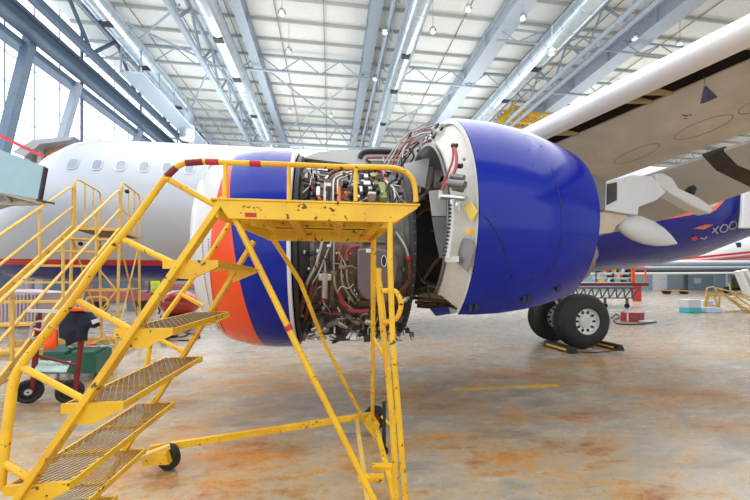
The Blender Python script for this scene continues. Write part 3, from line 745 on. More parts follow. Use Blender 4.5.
pplane('exhaust_fairing', [(598, 210), (622, 213), (629, 217), (616, 226), (613, 232), (598, 234)], 4.2, .24, M('exhaust_tan', (190, 172, 152), .4, .3))
def cone(name, a, b, prof, Y, mat, flat=.6):
    A, B = at(*a, Y=Y), at(*b, Y=Y); ax = (B-A); L = ax.length
    m = MB().lathe(A, ax, [(t*L, r) for t, r in prof], 28); m.v = [(x, Y+(y-Y)*flat, z) for x, y, z in m.v]
    return m.build(name, mat, AIR, ang=60)
cone('flap_track_fairing', (618, 221), (677, 243.5), [(0, .02), (.02, .10), (.15, .15), (.3, .18), (.5, .18), (.7, .14), (.85, .085), (.95, .035), (1, .008)], 4.3, M('fairing_white', (208, 210, 212), .4, var=.03))
ft = pplane('flap_track_fairing', [(656, 173), (664, 173), (673, 178), (679, 188), (699, 197), (711, 206), (714, 211), (711, 213.5), (693, 206), (672, 194), (657, 184)], 4.55, .2, M('fairing_white2', (214, 214, 214), .4, var=.03), bevel=.02)
pplane('fairing_hinge', [(689, 190), (694, 185), (697, 188), (695, 194)], 4.6, .08, DARK, ft)

# --- wing
def LE(Y): return 2.96+.495*(5-Y)
def ZW(Y): return 3.62+.108*(4.9-Y)
def TEx(Y): return 5.25+.33*(4.82-Y)
def TEz(Y): return 3.33+.11*(4.82-Y)
Ys = [9.4, 7.5, 6.2, 5.4, 4.9, 4.4, 3.8, 3.2, 2.6, 2.0, 1.2, .4, -.6, -1.6]
def wl(X, Y):
    x0 = LE(Y)+.68; t = (X-x0)/(TEx(Y)-x0); return (ZW(Y)+.04)*(1-t)+TEz(Y)*t-.10*math.sin(PI*max(0, min(1, t)))
w = MB(); NS = 8; vs = []
for Y in Ys:
    x0, x1 = LE(Y)+.68, TEx(Y)
    low = [(x0+(x1-x0)*k/NS) for k in range(NS+1)]
    for X in low: vs.append((X, Y, wl(X, Y)))
    for k, X in enumerate(reversed(low)):
        t = 1-k/NS; vs.append((X, Y, wl(X, Y)+.10+.32*math.sin(PI*min(1, (1-t)*.9+.12))))
n = 2*(NS+1)
w.add(vs, [(i*n+k, i*n+(k+1)%n, (i+1)*n+(k+1)%n, (i+1)*n+k) for i in range(len(Ys)-1) for k in range(n)]+[tuple(range(n)), tuple((len(Ys)-1)*n+k for k in range(n))])
wing = w.build('wing', WINGM, AIR, ang=40)
sl = MB(); sec = [(.30, 0), (.16, -.01), (.05, .03), (.0, .10), (.02, .18), (.12, .25), (.28, .30), (.40, .31), (.33, .22), (.30, .1)]; vs = []
sy = [y for y in Ys if y <= 5.6]; sy = [5.3]+[y for y in sy if y < 5.3]
for Y in sy:
    for dx, dz in sec: vs.append((LE(Y)+dx, Y, ZW(Y)+dz))
n = len(sec)
sl.add(vs, [(i*n+k, i*n+(k+1)%n, (i+1)*n+(k+1)%n, (i+1)*n+k) for i in range(len(sy)-1) for k in range(n)]+[tuple(range(n)), tuple((len(sy)-1)*n+k for k in range(n))])
sl.build('slat', M('slat_white', (236, 237, 240), .25, .1, var=.02), AIR, ang=60)
# near-black panel behind the slat, slot shade put in its colour; ribs across
ds = MB(); vs = []
for Y in sy: vs += [(LE(Y)+.32, Y, ZW(Y)+.26), (LE(Y)+.72, Y, ZW(Y)+.26), (LE(Y)+.72, Y, ZW(Y)+.055), (LE(Y)+.32, Y, ZW(Y)+.09)]
ds.add(vs, [(i*4+k, i*4+(k+1)%4, (i+1)*4+(k+1)%4, (i+1)*4+k) for i in range(len(sy)-1) for k in range(4)])
ds.build('slat_slot_shade', M('slot_shade_black', (30, 25, 22), .8, var=.4, spec=.1), wing)
for Y in (4.72, 3.9, 3.72, 2.95, 2.3):
    MB().hexa([(LE(Y)+.28, Y, ZW(Y)), (LE(Y)+.68, Y+.02, ZW(Y)+.03), (LE(Y)+.68, Y+.06, ZW(Y)+.03), (LE(Y)+.28, Y+.05, ZW(Y))], [(LE(Y)+.28, Y, ZW(Y)+.1), (LE(Y)+.68, Y+.02, ZW(Y)+.1), (LE(Y)+.68, Y+.06, ZW(Y)+.1), (LE(Y)+.28, Y+.05, ZW(Y)+.1)]).build('slat_track', M('primer_yellow', (168, 156, 100), .5), wing, smooth=False)
inw = lambda q: (q.z-wl(q.x, q.y)) if q.x > LE(q.y)+.68 else -1
cw = lambda x, y: (510+x*.32, 20+y*.32)
def oval(cx, cy, a, b, ang):
    q = []
    for k in range(28):
        t = 2*PI*k/28; u, v_ = a*math.cos(t), b*math.sin(t); p = hit(*cw(cx+u*math.cos(ang)-v_*math.sin(ang), cy+u*math.sin(ang)+v_*math.cos(ang)), inw, 2, 9, 500)
        if p is not None: q.append(p)
    MB().tube(q, .004, 5, closed=True).build('access_panel', M('panel_line', (120, 110, 98), .6), wing)
oval(397, 418, 76, 16, -.38); oval(605, 335, 98, 20, -.36); oval(770, 268, 60, 16, -.36)
for p0, p1 in (((538, 296), (556, 300)), ((545, 306), (552, 308)), ((560, 296), (568, 297))):
    a, b = hit(*cw(*p0), inw, 2, 9, 500), hit(*cw(*p1), inw, 2, 9, 500); MB().tube([a, b], .006, 5).build('smudge', DARK, wing)
# flaps
FLAPM = M('flap_grey', (172, 168, 160), .45, var=.05, scale=2)
def flap(Y0, Y1, mat=None, name='flap', up=0, par=None):
    m = MB(); vs = []; ys = [Y0+(Y1-Y0)*k/5 for k in range(6)]
    for Y in ys:
        x0, z0 = TEx(Y)+.17, TEz(Y)-.10+up; x1 = 6.12+.32*(5.53-Y); z1 = 2.54+.27*(5.53-Y)
        if Y > 5.53: z1 = 2.54+.12*(5.53-Y)
        for t, dz in ((0, 0), (.25, -.09), (.6, -.05), (1, 0)): vs.append((x0+(x1-x0)*t, Y, z0+(z1-z0)*t+dz))
        for t, dz in ((.98, .015), (.6, .06), (.25, .06), (0, .04)): vs.append((x0+(x1-x0)*t, Y, z0+(z1-z0)*t+dz))
    n = 8
    m.add(vs, [(i*n+k, i*n+(k+1)%n, (i+1)*n+(k+1)%n, (i+1)*n+k) for i in range(5) for k in range(n)]+[tuple(range(n)), tuple(5*n+k for k in range(n))])
    return m.build(name, mat or FLAPM, par or AIR, ang=40)
fi = flap(8.8, 4.42); fo = flap(4.20, -1.4)
flap(4.43, 4.19, M('gap_shade_brown', (58, 50, 44), .7, var=.3), 'flap_gap_shade', .03, fi)  # added dark strip between the flaps, gap shade put into its colour
MB().sphere(at(666, 207, d=6.1), .02, 8).build('yellow_spot', YEL, fi)

# --- main landing gear
GX, GY = 5.3, 6.62
gear = MB(); gear.tube([(GX, GY+.5, .58), (GX+.02, GY+.5, 1.4), (GX+.05, GY+.52, 2.9), (GX+.05, GY+.55, 3.4)], [.09, .11, .16, .16], 16)
gear.tube([(GX, GY-.1, .58), (GX, GY+1.1, .58)], .075, 12)
gear = gear.build('main_landing_gear', ALU, AIR)
MB().tube([(GX-.1, GY+.45, .75), (GX-.32, GY+.45, 1.1), (GX-.12, GY+.45, 1.5)], .035, 8).build('torque_link', PALE, gear)
MB().tube([(GX-.12, GY+.4, 1.0), (GX-.3, GY+.35, .7), (GX-.1, GY+.35, .5)], .02, 8, smooth=4).build('brake_hose', M('blue_hose', (60, 90, 150), .5), gear)
MB().tube([(GX-.08, GY+.3, .95), (GX-.22, GY+.3, .85), (GX-.16, GY+.32, .45)], .018, 8, smooth=4).build('brake_hose', DARK, gear)
MB().box((GX-.32, GY+.3, 1.05), (GX-.05, GY+.55, 1.22)).build('gear_bracket', WHITE, gear, smooth=False)
MB().sphere((GX-.22, GY+.3, .98), .04, 8).build('red_cap', RED, gear)
MB().box((GX-.25, GY+.28, .62), (GX-.1, GY+.4, .74)).build('brake_unit', STEEL, gear, smooth=False)
TYRE = [(-.215, .30), (-.215, .40), (-.20, .48), (-.16, .545), (-.11, .573), (-.07, .577), (-.065, .568), (-.055, .568), (-.05, .58), (-.01, .582), (-.005, .572), (.005, .572), (.01, .582), (.05, .58), (.055, .568), (.065, .568), (.07, .577), (.11, .573), (.16, .545), (.20, .48), (.215, .40), (.215, .30), (.2, .27), (-.2, .27)]
for i, y in enumerate((GY, GY+.93)):
    MB().lathe((GX, y, .584), (0,1,0), TYRE+[TYRE[0]], 56).build('tyre', BLACK, gear, ang=30)
    hub = MB(); hub.lathe((GX, y, .584), (0,-1,0), [(.17, .305), (.205, .30), (.20, .27), (.12, .255), (.10, .14), (.16, .125), (.175, .115), (.175, .01)], 48)
    hub = hub.build('wheel_hub', M('wheel_white', (232, 232, 230), .35, var=.03), gear, ang=30)
    m = MB()
    for k in range(10):
        a = 2*PI*k/10; c = Vector((GX+.195*math.cos(a), y-.13, .584+.195*math.sin(a)))
        u = Vector((math.cos(a), 0, math.sin(a))); v = Vector((-math.sin(a), 0, math.cos(a)))
        pts = [c+u*(.038*math.cos(t))+v*(.024*math.sin(t)) for t in [2*PI*j/10 for j in range(10)]]
        m.prism(pts, (0, -.012, 0))
        m.sphere((GX+.262*math.cos(a+.31), y-.155, .584+.262*math.sin(a+.31)), .009, 6)
    m.build('hub_vents', BLACK, gear, smooth=False)
    m = MB().lathe((GX, y, .584), (0,-1,0), [(.176, .10), (.185, .09), (.185, .01)], 24); m.build('hub_cap', PALE, gear)

# ================================================================== CHOCKS, FLAG
ch = thing('wheel_chock', 'black wheel chock with a yellow stripe in front of the near main wheel', 'chock', (4.8, 6.2, 0))
def chock(ch, a, b, h, w):
    a, b = Vector(a), Vector(b); d = (b-a).normalized(); s = d.cross(Vector((0,0,1)))*w/2
    m = MB(); m.hexa([a-s, b-s, b+s, a+s], [a-s*.45+Vector((0,0,h)), b-s*.45+Vector((0,0,h)), b+s*.45+Vector((0,0,h)), a+s*.45+Vector((0,0,h))]); m.build('chock_body', BLACK, ch, smooth=False, bevel=.01)
    o = -s.normalized()*.0; f = MB(); sd = s if s.x < 0 else -s
    p0 = a.lerp(b, .12)+sd*.80+Vector((0,0,h*.45)); p1 = a.lerp(b, .88)+sd*.80+Vector((0,0,h*.45)); f.bar(p0, p1, .012, .04); f.build('yellow_stripe', YEL, ch, smooth=False)
chock(ch, (4.74, 6.95, 0), (4.74, 6.12, 0), .13, .2)
ch2 = thing('wheel_chock', 'black wheel chock behind the near main wheel, farther right', 'chock', (6.0, 6.3, 0))
chock(ch2, (5.90, 6.95, 0), (5.90, 6.25, 0), .12, .2)
m = MB().tube([Vector((4.8, 6.14, .03)), Vector((5.1, 6.1, .02)), Vector((5.5, 6.12, .02)), Vector((5.84, 6.28, .03))], .012, 6); m.build('chock_rope', BLACK, ch)
fg = thing('pennant_flag', 'black pyramid shaped cloth hung from the wing underside', 'flag', hit(705, 76, inw, 2, 9, 500))
tp = at(704.5, 84, d=3.4); m = MB(); bs = [at(a, b, d=dd) for a, b, dd in ((700, 104, 3.4), (708, 101.5, 3.3), (718, 97, 3.35), (714, 99, 3.5), (706, 102.5, 3.5))]
tps = [tp+(b-tp)*.10 for b in bs]
m.add(tps+bs, [(i, (i+1)%5, 5+(i+1)%5, 5+i) for i in range(5)]+[(4,3,2,1,0)]); m.build('cloth', NAVY, fg, smooth=False)
MB().tube([hit(703.5, 74, inw, 2, 9, 500)+Vector((0,0,.03)), tp], .004, 5).build('cord', BLACK, fg)

# ================================================================== YELLOW MAINTENANCE STAIR
YN, YFAR = 1.37, 2.04
S = thing('maintenance_stair', 'large chipped yellow steel maintenance stair with mesh treads in the foreground', 'stair', (-.2, 1.7, 0))
def rod(name, pts, r, Y=YN, par=S, mat=YEL, smooth=0, seg=10):
    q = [Vector(p) if len(p) == 3 else (atn(*p) if Y == YN else at(p[0], p[1], Y=Y)) for p in pts]
    return MB().tube(q, r, seg, smooth=smooth).build(name, mat, par, ang=60)
GRATE = M('grating_steel', (150, 130, 102), .5, .4, var=.25, scale=20)
def grating(x0, x1, y0, y1, z, pitch=.03, t=.0035, par=None, name='grating', mat=None):
    m = MB()
    def clip(x, y, dx, dy):
        t0, t1 = -9, 9
        for p, d, lo, hi in ((x, dx, x0, x1), (y, dy, y0, y1)):
            a, b = (lo-p)/d, (hi-p)/d
            if a > b: a, b = b, a
            t0, t1 = max(t0, a), min(t1, b)
        return (t0, t1) if t1-t0 > .004 else None
    k = -60
    for sgn in (1, -1):
        d = Vector((.52*sgn, 1)).normalized(); nrm = Vector((-d.y, d.x))
        span = (x1-x0)+(y1-y0)*.6; n = int(span*2/pitch)
        for i in range(-n, n):
            c = Vector(((x0+x1)/2+i*pitch*.72, (y0+y1)/2)); r = clip(c.x, c.y, d.x, d.y)
            if not r: continue
            a, b = c+d*r[0], c+d*r[1]; o = nrm*t/2
            m.add([(a.x-o.x, a.y-o.y, z), (b.x-o.x, b.y-o.y, z), (b.x+o.x, b.y+o.y, z), (a.x+o.x, a.y+o.y, z),
                   (a.x, a.y, z-.004), (b.x, b.y, z-.004)], [(0,1,2,3), (0,4,5,1), (3,2,5,4)])
    return m.build(name, mat or GRATE, par, smooth=False)
ZP = 1.756
pl = MB()
nl, nr, fl_, fr = (-.43, YN-.005), (.355, YN-.005), (-.36, YFAR), (.25, YFAR)
def beam2(a, b, z0, z1, w=.012):
    pl.bar((a[0], a[1], (z0+z1)/2), (b[0], b[1], (z0+z1)/2), w, z1-z0)
beam2(fl_, fr, 1.665, 1.735); beam2(nl, fl_, 1.672, 1.735)
pl.prism([(nl[0], YN-.012, 1.738), (nr[0], YN-.012, 1.738), (nr[0], YN-.012, 1.728), (.262, YN-.012, 1.668), (-.385, YN-.012, 1.668)], (0, .014, 0))
pl.add([(nr[0], nr[1], 1.738), (nr[0], nr[1], 1.728), (fr[0], fr[1], 1.665), (fr[0], fr[1], 1.74)]+[(nr[0]-.012, nr[1], 1.738), (nr[0]-.012, nr[1], 1.728), (fr[0]-.012, fr[1], 1.665), (fr[0]-.012, fr[1], 1.74)], [(0,1,2,3), (4,7,6,5), (0,4,5,1), (1,5,6,2), (2,6,7,3), (3,7,4,0)])
pl.bar((nl[0]-.02, nl[1]+.006, 1.742), (nr[0]+.01, nr[1]+.006, 1.742), .034, .008); pl.bar((-.38, nl[1]+.02, 1.674), (.255, nr[1]+.02, 1.674), .014, .008)
plat = pl.build('platform', YEL, S, smooth=False, bevel=.002)
for x in (-.16, .04, .22): MB().box((x-.02, YN+.01, 1.69), (x+.02, YFAR-.006, 1.73)).build('cross_beam', YEL, plat, smooth=False)
MB().box((-.38, 1.69, 1.695), (.29, 1.73, 1.735)).build('cross_beam', YEL, plat, smooth=False)
grating(-.37, .26, YN+.02, YFAR-.01, 1.736, .02, .006, plat, mat=M('deck_mesh', (92, 80, 64), .6, .3, var=.3, scale=20))
q = [at(a, b, Y=YN-.0135) for a, b in ((245, 212.5), (256.5, 212.8), (256.5, 217), (245, 216.8))]
MB().prism(q, (0, -.001, 0)).build('warning_sticker', RED, plat, smooth=False)
def sx(z): return -.775+(z-1.12)/1.7
def yn(z): return 1.385+(z-1.6)*.13
def atn(px, py):
    y = 1.35
    for _ in range(12): p = at(px, py, Y=y); y = max(1.17, min(1.375, yn(p.z)))
    return at(px, py, Y=y)
def stringer(Y, w, z1, z0, dx=0, Y0=None):
    a = Vector((sx(z1)+dx, Y, z1)); b = Vector((sx(z0)+dx, Y0 or Y, z0)); return MB().bar(a, b, .022, w, up=(1,0,.6)).build('stringer', YEL, S, smooth=False, bevel=.003)
stringer(1.388, .052, 1.75, .03, 0, yn(.03)); stringer(YFAR, .05, 1.66, .25, .02)
for i in range(1, 7):
    z = ZP-.25*i; x0 = sx(z)-.07; x1 = x0+.197
    t = MB(); y0, y1 = yn(z)-.018, YFAR-.02
    t.box((x0, y0+.0125, z-.024), (x0+.008, y1, z)); t.box((x1-.008, y0+.0125, z-.024), (x1, y1, z))
    t.prism([(x0, y0, z+.003), (x1, y0, z+.003), (x1, y0, z-.022), (x0+.10, y0, z-.07), (x0+.045, y0, z-.066), (x0+.042, y0, z-.03), (x0, y0, z-.03)], (0, .012, 0))
    t.prism([(x0+.03, y1+.001, z), (x1, y1+.001, z), (x1, y1+.001, z-.03), (x0+.07, y1+.001, z-.085)], (0, .012, 0))
    for yy in (.3, .62): t.box((x0+.009, y0+(y1-y0)*yy, z-.022), (x1-.009, y0+(y1-y0)*yy+.035, z-.009))
    tr = t.build('tread', YEL, S, smooth=False)
    grating(x0+.009, x1-.009, y0+.014, y1, z-.001, .029, .0026, tr)
# near handrail with struts
hr = rod('handrail', [(0, 490), (3, 461), (10.6, 402), (13.5, 384), (24, 361), (74, 299), (95, 268), (133, 221.6), (149, 200), (165, 178.5), (175, 168.5), (184, 163.5), (197, 161.6), (223, 162.4), (300, 165), (342, 166.9), (385, 167.4), (401, 169.6), (411, 177), (415, 188), (416, 202)],
         [.0145]*3+[.014, .014, .0135, .0135, .0125, .012, .0115]+[.0105]*11, smooth=3)
for a, b in (((186, 163), (203, 161.7)), ((206, 161.8), (219, 162.2)), ((250, 163.4), (261, 163.8)), ((166.5, 176.6), (176, 167.6))):
    rod('red_tape', [a, b], .0122, par=hr, mat=DRED if a[0] < 200 else RED)
for a, b, r in (((225.5, 164), (224.5, 200), .0085), ((289, 165.5), (289, 200), .0085), ((355.6, 168), (355.6, 201), .0085)):
    rod('rail_post', [a, b], r)
for a, b in (((1, 461), (29, 478)), ((22, 367), (83, 399)), ((78, 301), (131, 329.5)), ((124, 240), (177, 265)), ((166, 178), (218, 207))):
    rod('rail_strut', [a, b], .0115)
# far handrail
rod('handrail', [(232, 219), (208, 257), (163, 319), (154, 333), (150, 345), (143, 395)], .013, YFAR+.03, smooth=3)
for a, b in (((181, 294), (203, 306)), ((154, 336), (187, 354))): rod('rail_strut', [a, b], .012, YFAR+.02)
rod('rail_strut', [(248, 216), (276, 231)], .012, 1.75)
# braces and posts
br = rod('brace', [(228, 204), (274, 298), (294, 340), (324, 399), (374, 500), (396, 545)], .0125, YN+.015)
rod('red_tape', [(287.5, 325.5), (289.8, 330)], .0155, YN+.015, br, RED)
rod('brace', [at(270, 234, Y=YFAR), at(300, 281, d=2.35), at(323, 340, d=2.7), at(368, 428, d=3.15)], .015)
rod('post', [at(390, 206, Y=YN), at(390, 260, Y=YN), at(392.6, 340, Y=YN), at(405.6, 500, Y=YN), at(414, 600, Y=YN)], .0125)
rod('post', [at(373.5, 238, Y=YFAR), at(372.8, 360, d=2.7), at(372.4, 425, d=3.15)], .017)
tb = rod('tow_bar', [at(378.7, 268, d=1.6), at(378.4, 280, d=1.6), at(382, 318, d=1.6), at(384.4, 342, d=1.6), at(388, 372, d=1.6), at(394, 445, d=1.6), at(396, 510, d=1.6), at(396, 560, d=1.6)], .015, smooth=3)
MB().tube([at(a, b, d=1.58) for a, b in ((382, 291), (391, 290.5), (397, 293), (401, 304), (398, 316), (392, 321), (383, 322))], .012, 10, smooth=4).build('handle_loop', YEL, tb, ang=60)
MB().bar(at(378.6, 282, d=1.6), at(384, 326, d=1.6), .03, .012, up=(0,1,0)).build('handle_plate', YEL, tb, smooth=False)
rod('brace', [at(373, 336, d=2.6), at(386, 360, d=1.62)], .012)
# base frame, casters, jack
ba, bb = at(150, 452, d=2.55), at(372, 414, d=3.2); ba.z = bb.z = .17
MB().bar(ba, bb, .03, .055).build('base_beam', YEL, S, smooth=False, bevel=.004)
cl, cn = at(375, 434, d=3.05), at(392, 505, d=1.9); cl.z = cn.z = .16
MB().bar(cl, Vector((cn.x, .9, .16)), .035, .04).build('base_beam', YEL, S, smooth=False)
cl2 = at(356.5, 422, d=3.1); cl2.z = .17; cn2 = at(367.5, 500, d=1.95); e = cl2+(cn2-cl2)*1.7; e.z = .17
MB().bar(cl2, e, .03, .035).build('base_beam', M('bare_yellow', (214, 176, 92), .6, var=.15), S, smooth=False)
for a, b in (((372, 467), (394, 467)), ((358, 478), (384, 478))):
    p0, p1 = at(*a, Z=.19), at(*b, Z=.19); MB().bar(p0, p1, .05, .03).build('base_cross_piece', YEL, S, smooth=False)
MB().hexa([at(a, b, d=3.1) for a, b in ((362, 422), (372, 412), (380, 424), (375, 440))], [at(a, b, d=3.14) for a, b in ((362, 422), (372, 412), (380, 424), (375, 440))]).build('gusset_plate', YEL, S, smooth=False)
def caster(c, r, par, mat2=DARK):
    c = Vector(c); w = MB().lathe(c, (.35, .9, 0), [(-.028, r*.55), (-.03, r*.8), (-.022, r*.97), (0, r), (.022, r*.97), (.03, r*.8), (.028, r*.55), (.028, .01), (-.028, .01), (-.028, r*.55)], 28)
    w = w.build('caster_wheel', BLACK, par, ang=30)
    d = Vector((.35, .9, 0)).normalized(); MB().lathe(c-d*.032, d, [(0, .01), (0, r*.5), (.064, r*.5), (.064, .01)], 20).build('wheel_disc', mat2, w, ang=30)
    return w
p = at(168, 455, d=2.58); p.z = .10; caster(p, .10, S, ALU)
m = MB(); q = at(158, 455, d=2.5); m.hexa([q+Vector((dx, dy, -.06)) for dx, dy in ((-.09, -.03), (.09, -.03), (.09, .03), (-.09, .03))], [q+Vector((dx, dy, .02)) for dx, dy in ((-.10, -.03), (.06, -.03), (.06, .03), (-.10, .03))]); m.build('caster_bracket', YEL, S, smooth=False)
MB().bar(at(128, 463, d=2.4), at(170, 446, d=2.55), .05, .03).build('caster_arm', M('bare_yellow', (214, 176, 92), .6, var=.15), S, smooth=False)
p = at(375, 418, d=3.3); p.z = .11; caster(p, .11, S, DRED)
p = at(384, 452, Z=0); jk = MB().tube([p, p+Vector((0,0,.03)), p+Vector((0,0,.031)), p+Vector((0,0,.42))], [.04, .035, .016, .016], 12).build('levelling_jack', DARK, S)
MB().tube([p+Vector((-.02, 0, .3)), p+Vector((.06, 0, .22)), p+Vector((.1, 0, .26)), p+Vector((.1, 0, .34))], .012, 8, smooth=3).build('jack_hook', YEL, S)

# ================================================================== WORK STAND BEHIND (pale yellow, on the left)
W = thing('work_stand', 'pale yellow work stand with railed stairs beside the silver fuselage', 'work stand', (-5, 7, 0))
u = Vector((-.212, .977, 0)); wv = Vector((.977, .212, 0)); P0 = at(72.5, 226, d=6.4); zp = P0.z; P0.z = 0; UP = Vector((0,0,1)); WD = .74
def WP(a, b, z): return P0+wv*a+u*b+UP*z
def wr(name, pts, r=.02, par=W, smooth=0): return MB().tube([WP(*p) for p in pts], r, 8, smooth=smooth).build(name, YEL2, par, ang=60)
slope = .644/1.06
MB().hexa([WP(0, 0, zp-.06), WP(WD, 0, zp-.06), WP(WD, 1.25, zp-.06), WP(0, 1.25, zp-.06)], [WP(0, 0, zp), WP(WD, 0, zp), WP(WD, 1.25, zp), WP(0, 1.25, zp)]).build('platform', [YEL2], W, smooth=False)
MB().hexa([WP(.04, .04, zp-.068), WP(WD-.04, .04, zp-.068), WP(WD-.04, 1.2, zp-.068), WP(.04, 1.2, zp-.068)], [WP(.04, .04, zp-.061), WP(WD-.04, .04, zp-.061), WP(WD-.04, 1.2, zp-.061), WP(.04, 1.2, zp-.061)]).build('platform_underside', M('brown_deck', (130, 96, 60), .6), W, smooth=False)
for a in (0, WD):
    L = 4.2; dn = lambda s, h: (a, -s, zp+h-slope*s)
    MB().bar(WP(*dn(0, -.03)), WP(*dn(zp/slope-.1, -.03)), .03, .09).build('stringer', YEL2, W, smooth=False)
    wr('handrail', [(a, .12, zp+.68), (a, .04, zp+.74), dn(.12, .76), dn(3.9, .78)], .02, smooth=0)
    wr('mid_rail', [dn(0, .36), dn(3.9, .38)], .018)
    wr('post', [(a, 0, zp-.05), (a, .03, zp+.76)], .024)
    for s in (1.05, 2.1, 3.15): wr('rail_post', [dn(s, 0), dn(s, .77)], .018)
    g0 = .1
    wr('guard_rail', [(a, g0, zp), (a, g0, zp+.82), (a, g0+.05, zp+.92), (a, g0+.15, zp+.94), (a, 1.15, zp+.94), (a, 1.23, zp+.9), (a, 1.25, zp+.8), (a, 1.25, zp)], .018)
    for b in (.5, .88): wr('guard_post', [(a, b, zp), (a, b, zp+.94)], .014)
    wr('leg', [(a, 0, zp-.06), (a, -.15, .0)], .026); wr('leg', [(a, 1.2, zp-.06), (a, 1.3, .0)], .026)
    wr('cross_brace', [(a, -.02, zp-.2), (a, 1.28, .35)], .016); wr('cross_brace', [(a, 1.2, zp-.2), (a, -.12, .35)], .016)
    wr('side_bar', [(a, -.1, 1.25), (a, 1.25, 1.25)], .016)
    wr('base_bar', [(a, -1.2, .1), (a, 1.4, .1)], .03)
for b in (-.14, 1.28): wr('base_bar', [(0, b, .12), (WD, b, .12)], .025); wr('side_bar', [(0, b, 1.25), (WD, b, 1.25)], .016)
wr('cross_brace', [(0, -.05, zp-.2), (WD, -.14, 1.25)], .014); wr('cross_brace', [(WD, -.05, zp-.2), (0, -.14, 1.25)], .014); wr('cross_brace', [(0, -.14, 1.25), (WD, -.15, .12)], .014); wr('cross_brace', [(WD, -.14, 1.25), (0, -.15, .12)], .014)
wr('hose_loop', [(WD*.4, -.16, 1.12), (WD*.75, -.16, 1.12), (WD*.82, -.16, 1.0), (WD*.75, -.16, .88), (WD*.4, -.16, .88), (WD*.33, -.16, 1.0), (WD*.4, -.16, 1.12)], .02, smooth=3)
for i in range(1, 10):
    z = zp-.26*i; s = .26*i/slope
    MB().hexa([WP(0, -s, z-.03), WP(WD, -s, z-.03), WP(WD, -s+.24, z-.03), WP(0, -s+.24, z-.03)], [WP(0, -s, z), WP(WD, -s, z), WP(WD, -s+.24, z), WP(0, -s+.24, z)]).build('tread', YEL2, W, smooth=False)
wr('inner_loop', [(WD, .2, zp+.86), (WD-.05, .2, zp+.5), (WD-.02, .45, zp+.36), (WD, .9, zp+.36)], .014, smooth=4)
MB().sphere(WP(WD, .42, zp+.82), .045, 10).build('black_knob', BLACK, W)
MB().sphere(WP(.2, -.2, zp-.35), .04, 10).build('black_knob', BLACK, W)

# ================================================================== RAISED PALE BLUE BODY (upper left) AND DOCK BEHIND
lf = thing('raised_truck_body', 'pale blue raised platform body beside the aircraft nose', 'lift platform', at(0, 170, Y=6.2))
Q = lambda px, py, Y: at(px, py, Y=Y)
m = MB(); f = [Q(-60, 127, 6.2), Q(43.5, 166, 6.2), Q(37.5, 199, 6.2), Q(-60, 183, 6.2)]; m.prism(f, (-2.2, 1.6, 0)); m.build('body_panel', LBLUE, lf, smooth=False)
MB().prism([Q(43.5, 166, 6.19), Q(45.5, 167.5, 6.19), Q(39.8, 199, 6.19), Q(37.5, 199, 6.19)], (0, .06, 0)).build('edge_strip', DARK, lf, smooth=False)
fr_ = MB(); fr_.bar(Q(-60, 177, 6.25), Q(45, 203, 6.25), .08, .07); fr_.bar(Q(-60, 205, 6.6), Q(44, 203, 6.3), .06, .06)
for k in range(5):
    a = Q(-60, 177, 6.25).lerp(Q(45, 203, 6.25), k/5); b = Q(-60, 205, 6.6).lerp(Q(44, 203, 6.3), min(1, k/5+.1)); fr_.bar(a, b, .05, .05)
fr_.build('under_frame', M('beige_frame', (170, 158, 140), .6), lf, smooth=False)
MB().bar(Q(37, 200, 6.2), Q(54, 203.5, 6.2), .04, .03).build('bumper', DARK, lf, smooth=False)
for px in (-45, -20):
    a = Q(px, 205, 6.6); MB().bar(a, Vector((a.x, a.y, 0)), .14, .14, up=(1,0,0)).build('support_leg', M('beige_frame', (170, 158, 140), .6), lf, smooth=False)
dk = thing('nose_dock', 'grey roofed nose dock with brown boards and a red strap', 'dock', Q(45, 150, 13.5))
MB().prism([Q(12, 152, 14.2), Q(33, 139.5, 14.2), Q(74, 136.5, 14.2), Q(70, 140, 14.2), Q(40, 144, 14.2), Q(24, 157, 14.2)], (0, 2.5, 0)).build('dock_roof', M('dock_grey', (150, 154, 160), .5, var=.1), dk, smooth=False)
MB().prism([Q(24, 157, 14.6), Q(40, 144, 14.6), Q(70, 140, 14.6), Q(60, 180, 14.6), Q(24, 180, 14.6)], (0, .1, 0)).build('board_wall', M('board_brown', (168, 132, 100), .7, var=.3), dk, smooth=False)
MB().tube([Q(-30, 120, 13.6), Q(0, 136, 13.6), Q(45, 157, 13.6)], .06, 6).build('red_strap', RED, dk)
for px in (27, 38): a = Q(px, 165, 14.5); MB().bar(Q(px+3, 147, 14.5), Vector((a.x, a.y, 0)), .15, .15, up=(1,0,0)).build('dock_post', M('dock_grey', (150, 154, 160), .5, var=.1), dk, smooth=False)

# ================================================================== SERVICE CART AND WHAT LIES ON IT
ct = thing('service_cart', 'red framed two wheeled service cart with pale tray on the floor', 'cart', at(50, 402, Z=0))
cd = 4.0
def K(px, py, d=cd): return at(px, py, d=d)
for a, b in (((39, 316), (32.5, 392)), ((84, 318), (75, 393))):
    MB().tube([K(*a), K(*b)], .028, 10).build('upright', DRED, ct)
MB().bar(K(27, 310.5, 3.9), K(72, 312, 3.9), .045, .035).build('handle_bar', PALE, ct, smooth=False)
MB().tube([K(39, 316), K(41, 311)], .02, 8).build('handle_joint', DRED, ct); MB().tube([K(72, 312), K(84, 318)], .02, 8).build('handle_joint', DRED, ct)
MB().tube([K(34, 378, 4.05), K(77, 384, 4.05)], .02, 8).build('axle', DARK, ct)
MB().tube([K(38, 356, 4.02), K(80, 366, 4.02)], .018, 8).build('cross_tube', DRED, ct)
m = MB(); m.hexa([K(33, 372, 3.85), K(66, 372.5, 3.85), K(71, 362.5, 4.1), K(40, 361.5, 4.1)], [p+Vector((0,0,.012)) for p in (K(33, 372, 3.85), K(66, 372.5, 3.85), K(71, 362.5, 4.1), K(40, 361.5, 4.1))])
